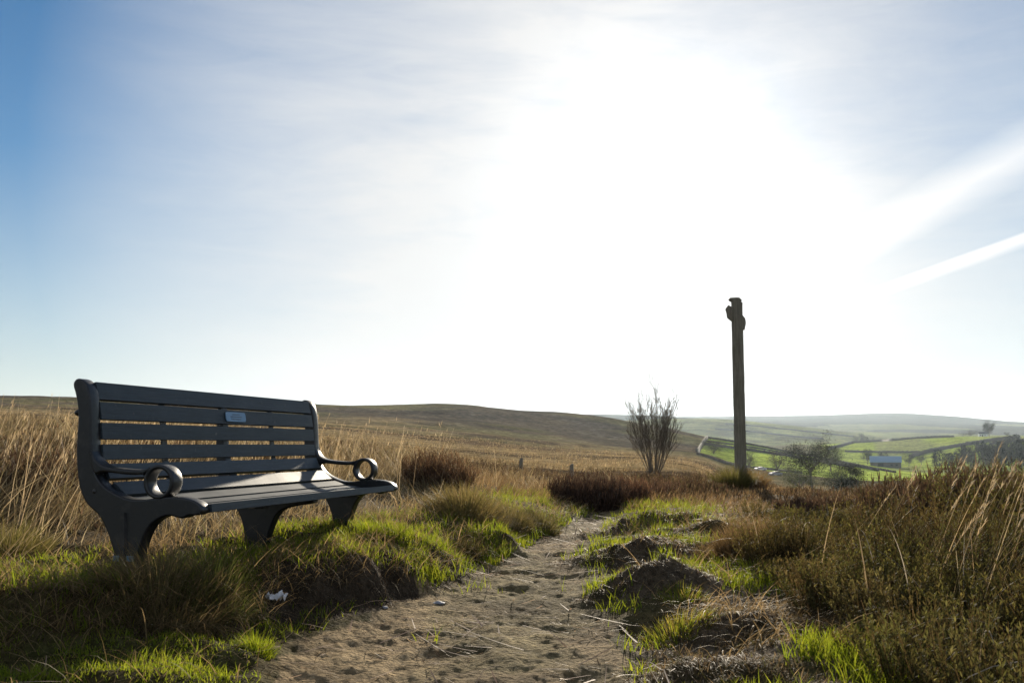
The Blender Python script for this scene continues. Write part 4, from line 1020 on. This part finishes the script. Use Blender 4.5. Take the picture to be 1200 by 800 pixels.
def tree(px, r, H, wid, label, dense=1.0, cols=((.045, .05, .022), (.06, .055, .028)), name='field_tree', trunk_h=.28, group=None, cat='tree', seed=0, flat=.75, sink=0, leaf=1.0, pos=None):
    x, y = pos or polar(px, r); z = gz(x, y) - sink
    rg = np.random.default_rng(1000 + seed)
    root = empty(name, (x, y, z), rg.uniform(0, 6), label, cat, group)
    T = Acc(); L = Acc(); R0 = wid / 2
    tips = []
    tr = .022 * H + .04
    base = np.array([0, 0, -.4]); top = np.array([rg.normal(0, .04) * H, rg.normal(0, .04) * H, H * trunk_h])
    tube(T, [base, base * .4 + top * .3, top * .75, top], [tr * 1.4, tr, tr * .85, tr * .75], 7, np.array([.06, .05, .04]))
    nl = 11
    for k in range(nl):
        a = k * 2.4 + rg.normal(0, .3); el = rg.uniform(.05, 1.0) ** .8
        tgt = np.array([math.cos(a) * R0 * (1 - el * el * .75) ** .5 * .85, math.sin(a) * R0 * (1 - el * el * .75) ** .5 * .85, H * (trunk_h + .12 + (1 - trunk_h - .2) * el)])
        mid = (top * .8 + tgt) / 2 + rg.normal(0, .05, 3) * H; 
        ps = [top * rg.uniform(.75, 1), mid, tgt]
        p0, p1, p2 = ps; tt = np.linspace(0, 1, 6)[:, None]; cv = p0 * (1 - tt) ** 2 + 2 * p1 * tt * (1 - tt) + p2 * tt ** 2
        tube(T, cv, np.linspace(tr * .5, tr * .1, 6), 4, np.array([.06, .05, .04]))
        for q in range(5):
            c0 = cv[rg.integers(2, 6)]; e = c0 + rg.normal(0, 1, 3) * np.array([R0, R0, H * .4]) * .25
            tube(T, [c0, (c0 + e) / 2 + rg.normal(0, .02, 3) * H, e], [tr * .14, tr * .09, tr * .04], 3, np.array([.055, .046, .038]))
            tips.append(e)
        tips.append(tgt)
    tips = np.array(tips)
    n = int(9000 * dense)
    ci = rg.integers(0, len(tips), n)
    P = tips[ci] + rg.normal(0, 1, (n, 3)) * np.array([R0 * .17, R0 * .17, H * .062])
    P[:, 2] = np.maximum(P[:, 2], H * trunk_h * .7)
    sz = H * .034 * leaf * rg.uniform(.5, 1.4, n)
    tone = (np.array(cols)[rg.integers(0, len(cols), len(tips))] * np.exp(rg.normal(0, .22, (len(tips), 1))))[ci]
    L.add(*strands(P, sz, rg.uniform(0, 6.28, n), rg.uniform(0, 1.8, n), rg.uniform(-.5, .8, n), sz * .55, 2, tone * np.exp(rg.normal(0, .2, (n, 1))), basew=.4))
    T.build('trunk', M_BARK, root); L.build('crown', M_LEAF, root)
    return root
tree(950, 255, 12.2, 12.0, 'big round-headed dark tree in the valley right of the signpost', 1.3, ((.03, .034, .02), (.04, .042, .024), (.05, .047, .027)), seed=1, trunk_h=.40, leaf=.7)
tree(972, 430, 10, 15, 'pale hazy tree showing behind the big round tree', .8, ((.085, .09, .05), (.10, .095, .055)), seed=2)
tree(934, 235, 6.4, 7.5, 'yellow-green willow bush in front of the big round tree', .8, ((.12, .125, .04), (.10, .11, .04)), seed=3, trunk_h=.12, name='willow_bush', cat='bush')
tree(987, 205, 6.2, 8.0, 'dark domed gorse bush beside the big round tree', 1.6, ((.03, .033, .02), (.04, .042, .024)), seed=4, trunk_h=.08, name='gorse_bush', cat='bush')
tree(836, 432, 6.2, 10.0, 'rounded bare bush in the bright pasture left of the signpost', .9, ((.085, .078, .045), (.07, .062, .04)), seed=5, trunk_h=.04, name='field_bush', cat='bush')
tree(877, 405, 6.5, 6, 'small bush half hidden behind the signpost', .5, ((.09, .085, .05),), seed=6, trunk_h=.12, name='field_bush', cat='bush')
tree(911, 380, 7.5, 8.5, 'purplish brown bush below the pasture left of the round tree', .5, ((.085, .065, .05), (.075, .06, .045)), seed=7, trunk_h=.12, name='field_bush', cat='bush')
tree(925, 330, 6, 8, 'low brown bush behind the parked car', .5, ((.08, .07, .045),), seed=8, trunk_h=.1, name='field_bush', cat='bush')
tree(1016, 760, 10.5, 7, 'slim tree behind the blue roofed barn, nearest the round tree', .7, ((.05, .055, .035),), seed=9)
tree(1034, 765, 9.5, 8, 'bushy tree rising straight behind the blue barn roof', .7, ((.05, .055, .035),), seed=10)
tree(1064, 770, 8.5, 8, 'dark tree just right of the blue roofed barn', .7, ((.045, .048, .032),), seed=11)
tree(1079, 830, 8, 9, 'low tree at the left end of the dark wood', .6, ((.05, .05, .035),), seed=12)
tree(1138, 1290, 8.5, 20, 'long low tree clump on the green hilltop', .9, ((.035, .04, .03),), seed=13, trunk_h=.1)
tree(1160, 1290, 16, 13, 'tallest single tree on the green hilltop by the white house', .9, ((.04, .045, .03),), seed=14, trunk_h=.3)
tree(1128, 1290, 5, 9, 'small hilltop tree left of the long clump', .5, ((.04, .045, .03),), seed=15, trunk_h=.1)
tree(1181, 1285, 5.5, 7, 'little hilltop tree right of the white house', .5, ((.045, .05, .035),), seed=16, trunk_h=.1)
for k, (px, hh, wd) in enumerate(((1003, 12, 14), (1010, 17, 10), (1015, 13, 9), (1021, 12, 12), (1036, 10, 18), (1048, 9, 16))):
    tree(px, 1660, hh, wd, 'small hazy tree in the far tree line beyond the green hill', .35, ((.045, .05, .04),), seed=30 + k, group='far tree line', trunk_h=.15, name='distant_tree')
# dark wood on the right-hand slope: reads as one mass
def wood():
    A = Acc(); rg = np.random.default_rng(77)
    for k in range(210):
        px = rg.uniform(1090, 1290); r = rg.uniform(690, 960)
        edge = 1090 + (r - 690) * .02
        top_lim = 690 + 270 * sstep(1085, 1160, np.array([px]))[0]
        if r > top_lim: continue
        x, y = polar(px, r); z = gz(x, y); h = rg.uniform(8, 13); n = 340
        con = rg.random() < .35
        t_ = rg.random(n) ** .8; a = rg.uniform(0, 6.28, n)
        rad = (h * .24 * (1 - t_) + .3) if con else h * .34 * np.sqrt(np.clip(1 - (2 * t_ - 1) ** 2, 0, 1)) 
        rad = rad * rg.uniform(.4, 1.1, n)
        P = np.stack([x + rad * np.cos(a), y + rad * np.sin(a), z + h * (.12 + .88 * t_)], -1)
        tone = np.array([.028, .03, .024]) * rg.uniform(.7, 1.4)
        A.add(*strands(P, h * .10 * rg.uniform(.5, 1.3, n), a, rg.uniform(.2, 1.6, n), rg.uniform(-.3, .6, n), h * .05 * rg.uniform(.6, 1.3, n), 2, np.tile(tone, (n, 1)) * np.exp(rg.normal(0, .2, (n, 1)))))
        tube(A, [(x, y, z - .3), (x, y, z + h * .8)], [.2, .06], 4, np.array([.05, .045, .04]))
    o = A.build('wood', M_LEAF); tag(o, 'dark leafless wood covering the slope at the right', 'wood', kind='stuff')
wood()

# ------------------------------------------------------------------ drystone walls and hedges
M_WALL, t = material('drystone')
tc = t.n('ShaderNodeNewGeometry').outputs['Position']; a = t.n('ShaderNodeTexNoise', ins={'Vector': tc, 'Scale': 1.5, 'Detail': 6.0, 'Roughness': .7}).outputs[0]
out(t, pbr(t, t.mix(t.ramp(a, [(.35, 0.), (.65, 1.)]).outputs[0], (.05, .045, .038), (.15, .135, .11)), .95, spec=.1))
def wall(pl_, r0, r1, h, label, name='drystone_wall', th=.7):
    P = []
    for (x0, y0), (x1, y1) in zip(pl_[:-1], pl_[1:]):
        for f in np.linspace(0, 1, 14, endpoint=False): P.append(hit(x0 + (x1 - x0) * f, y0 + (y1 - y0) * f, r0, r1))
    P.append(hit(*pl_[-1], r0, r1)); P = np.array(P)
    # keep the run smooth along the slope
    for _ in range(3): P[1:-1] = P[:-2] * .25 + P[1:-1] * .5 + P[2:] * .25
    Q = []
    for a_, b_ in zip(P[:-1], P[1:]):
        for f in np.linspace(0, 1, 4, endpoint=False): Q.append(a_ + (b_ - a_) * f)
    P = np.array(Q + [P[-1]])
    d = np.gradient(P, axis=0); nn = np.stack([-d[:, 1], d[:, 0]], -1); nn /= np.linalg.norm(nn, axis=1, keepdims=True) + 1e-9
    z = ground_z(P[:, 0], P[:, 1]) + EYE
    hh = h * (1 + rng.uniform(-.16, .16, len(P)))
    L_ = P + nn * th / 2; R_ = P - nn * th / 2; Lt = P + nn * th * .3; Rt = P - nn * th * .3
    V = np.concatenate([np.c_[L_, z - 1.2], np.c_[Lt, z + hh], np.c_[Rt, z + hh], np.c_[R_, z - 1.2]])
    n = len(P); i = np.arange(n - 1); F = []
    for k in range(3): F.append(np.stack([k * n + i, k * n + i + 1, (k + 1) * n + i + 1, (k + 1) * n + i], -1))
    o0 = V.mean(0)
    o = mk(name, V - o0, np.concatenate(F), M_WALL, loc=o0); tag(o, label, 'wall')
wall([(829.5, 513.4), (845, 515.6), (862, 518), (900, 525), (925, 530.5), (967, 538), (1010, 547), (1050, 554)], 430, 640, 1.0, 'drystone wall along the crest of the bright pasture', th=.9)
wall([(824, 521), (861, 526), (920, 534), (962, 541), (1000, 549)], 400, 600, 1.3, 'drystone wall crossing the middle of the bright pasture', th=.9)
wall([(829, 513.5), (822, 523), (815, 536)], 380, 640, 1.6, 'drystone wall between the brown moor and the bright pasture', th=1.2)
wall([(826, 517), (861, 521.5), (900, 527.5), (930, 533)], 420, 620, 0.7, 'thin drystone wall just under the pasture crest', th=.8)
wall([(816, 537), (848, 543), (875, 547.5), (907, 551), (940, 555)], 330, 520, .8, 'drystone wall along the foot of the bright pasture', th=.9)
wall([(963, 541.5), (1000, 546), (1030, 552)], 400, 600, 1.5, 'drystone wall running down towards the blue roofed barn', th=.9)
wall([(998, 518.5), (1040, 516), (1080, 513.6), (1118, 512.2)], 1000, 1330, 2.6, 'hedged wall along the top of the far green hill', th=1.6)
wall([(990, 529.5), (1040, 530.5), (1080, 530.5)], 850, 1200, 2.0, 'thin wall across the middle of the far green hill', th=1.2)
wall([(1066, 537), (1087, 530.5), (1120, 524), (1160, 517.5), (1195, 513.5)], 800, 1300, 3.2, 'long hedge climbing the far green hill above the wood', 'field_hedge', th=2.0)
wall([(1160, 521), (1195, 517), (1230, 515)], 900, 1300, 2.4, 'short hedge below the hilltop at the right', 'field_hedge', th=1.6)
wall([(970, 527), (985, 523.5), (1000, 519)], 900, 1310, 3.0, 'hedge dropping from the hill towards the round tree', 'field_hedge', th=2.0)
wall([(850, 497), (890, 500), (950, 506.5), (1000, 512)], 1750, 2420, 3.0, 'upper hedge line on the hazy middle hill', 'field_hedge', th=2.5)
wall([(838, 503), (880, 506), (930, 512), (965, 515)], 1720, 2400, 3.0, 'lower hedge line on the hazy middle hill', 'field_hedge', th=2.5)

# ------------------------------------------------------------------ barn with blue roof, hilltop house, parked cars
M_BLUE, t = material('blue_sheet_roof'); tc = t.n('ShaderNodeTexCoord').outputs['Object']
a = t.n('ShaderNodeTexNoise', ins={'Vector': tc, 'Scale': 1.2, 'Detail': 5.0}).outputs[0]
out(t, pbr(t, t.mix(a, (.20, .31, .43), (.30, .40, .50)), .35))
M_BARN, t = material('barn_stone'); out(t, pbr(t, (.11, .10, .09), .9))
M_WHITE, t = material('white_render'); out(t, pbr(t, (.7, .7, .68), .8))
M_DARK, t = material('dark_opening'); out(t, pbr(t, (.02, .02, .022), .5))
M_SLATE, t = material('slate_roof'); out(t, pbr(t, (.07, .07, .08), .6))
M_GLASS, t = material('vehicle_glass'); out(t, pbr(t, (.02, .025, .03), .08))
M_TYRE, t = material('tyre_rubber'); out(t, pbr(t, (.015, .015, .015), .8))
M_HUB, t = material('wheel_metal'); out(t, pbr(t, (.4, .4, .4), .35, metal=.8))
M_LAMP, t = material('lamp_lens'); out(t, pbr(t, (.6, .6, .6), .15))
def house(px, r, L_, W_, eave, ridge, wallm, roofm, label, name, cat, rot, doors):
    x, y = polar(px, r); z = gz(x, y)
    o = empty(name, (x, y, z), rot, label, cat)
    from_bm('wall', prism([(-W_ / 2, -1.5), (W_ / 2, -1.5), (W_ / 2, eave), (0, ridge - .1), (-W_ / 2, eave)], -L_ / 2, L_ / 2), wallm, o).data.transform(Matrix.Rotation(R(90), 4, 'Z'))
    bm = prism([(-W_ / 2 - .5, eave - .25), (-W_ / 2 - .5, eave + .0), (0, ridge + .15), (W_ / 2 + .5, eave + .0), (W_ / 2 + .5, eave - .25), (0, ridge - .08)], -L_ / 2 - .4, L_ / 2 + .4)
    from_bm('roof', bm, roofm, o).data.transform(Matrix.Rotation(R(90), 4, 'Z'))
    for nm, u, w_, z0, z1 in doors:
        from_bm(nm, box_bm(w_, .16, z1 - z0, (u, -W_ / 2 - .02, (z0 + z1) / 2)), M_DARK, o)
    return o
house(1037, 690, 18.5, 11, 3.6, 7.2, M_BARN, M_BLUE, 'low stone barn with a pale blue roof in the valley', 'barn', 'barn', R(-20), [('door', -3, 3.4, 0, 3.0), ('window', 3.5, 1.3, 1.2, 2.2), ('window', 6.5, 1.3, 1.2, 2.2)])
house(1152.5, 1275, 9, 6, 3.2, 5.4, M_WHITE, M_SLATE, 'tiny white house beside the tallest hilltop tree', 'farmhouse', 'house', R(-15), [('door', -1, 1.1, 0, 2.1), ('window', 1.6, 1.0, 1.0, 2.0), ('window', -3.2, 1.0, 1.0, 2.0)])
def car(px, r, paint, label, rot, sink=0.0):
    x, y = polar(px, r); z = gz(x, y)
    m, t = material('car_paint'); out(t, pbr(t, paint, .25, spec=.6))
    o = empty('parked_car', (x, y, z - sink), rot, label, 'car', 'cars parked in the valley')
    prof = [(-2.1, .35), (-2.12, .75), (-2.0, .95), (-1.25, 1.02), (-.55, 1.42), (.75, 1.46), (1.55, 1.08), (2.05, .98), (2.12, .6), (2.08, .35)]
    from_bm('body', prism(prof, -.85, .85), m, o, bevel=.05)
    gl = [(-1.02, 1.06), (-.5, 1.36), (.7, 1.40), (1.3, 1.06)]
    for s in (-1, 1): from_bm('side_window', prism(gl, s * .86 - .01, s * .86 + .01), M_GLASS, o)
    from_bm('windscreen', box_bm(.03, 1.4, .62, (-.93, 0, 1.24), rot=Matrix.Rotation(R(60), 4, 'Y')), M_GLASS, o)
    for wx in (-1.3, 1.3):
        for s in (-1, 1):
            bm = bmesh.new(); bmesh.ops.create_cone(bm, cap_ends=True, segments=20, radius1=.33, radius2=.33, depth=.22, matrix=Matrix.Translation((wx, s * .80, .33)) @ Matrix.Rotation(R(90), 4, 'X'))
            wh = from_bm('wheel', bm, M_TYRE, o)
            bm = bmesh.new(); bmesh.ops.create_cone(bm, cap_ends=True, segments=16, radius1=.19, radius2=.17, depth=.05, matrix=Matrix.Translation((wx, s * .90, .33)) @ Matrix.Rotation(R(90), 4, 'X'))
            from_bm('rim', bm, M_HUB, wh)
    for s in (-1, 1): from_bm('headlight', box_bm(.08, .32, .16, (-2.09, s * .6, .8)), M_LAMP, o, bevel=.02)
car(908, 335, (.42, .46, .55), 'silver blue car parked in the valley beside the signpost', R(12))
car(890.5, 372, (.75, .75, .75), 'white car mostly hidden behind the signpost tussock', R(8))
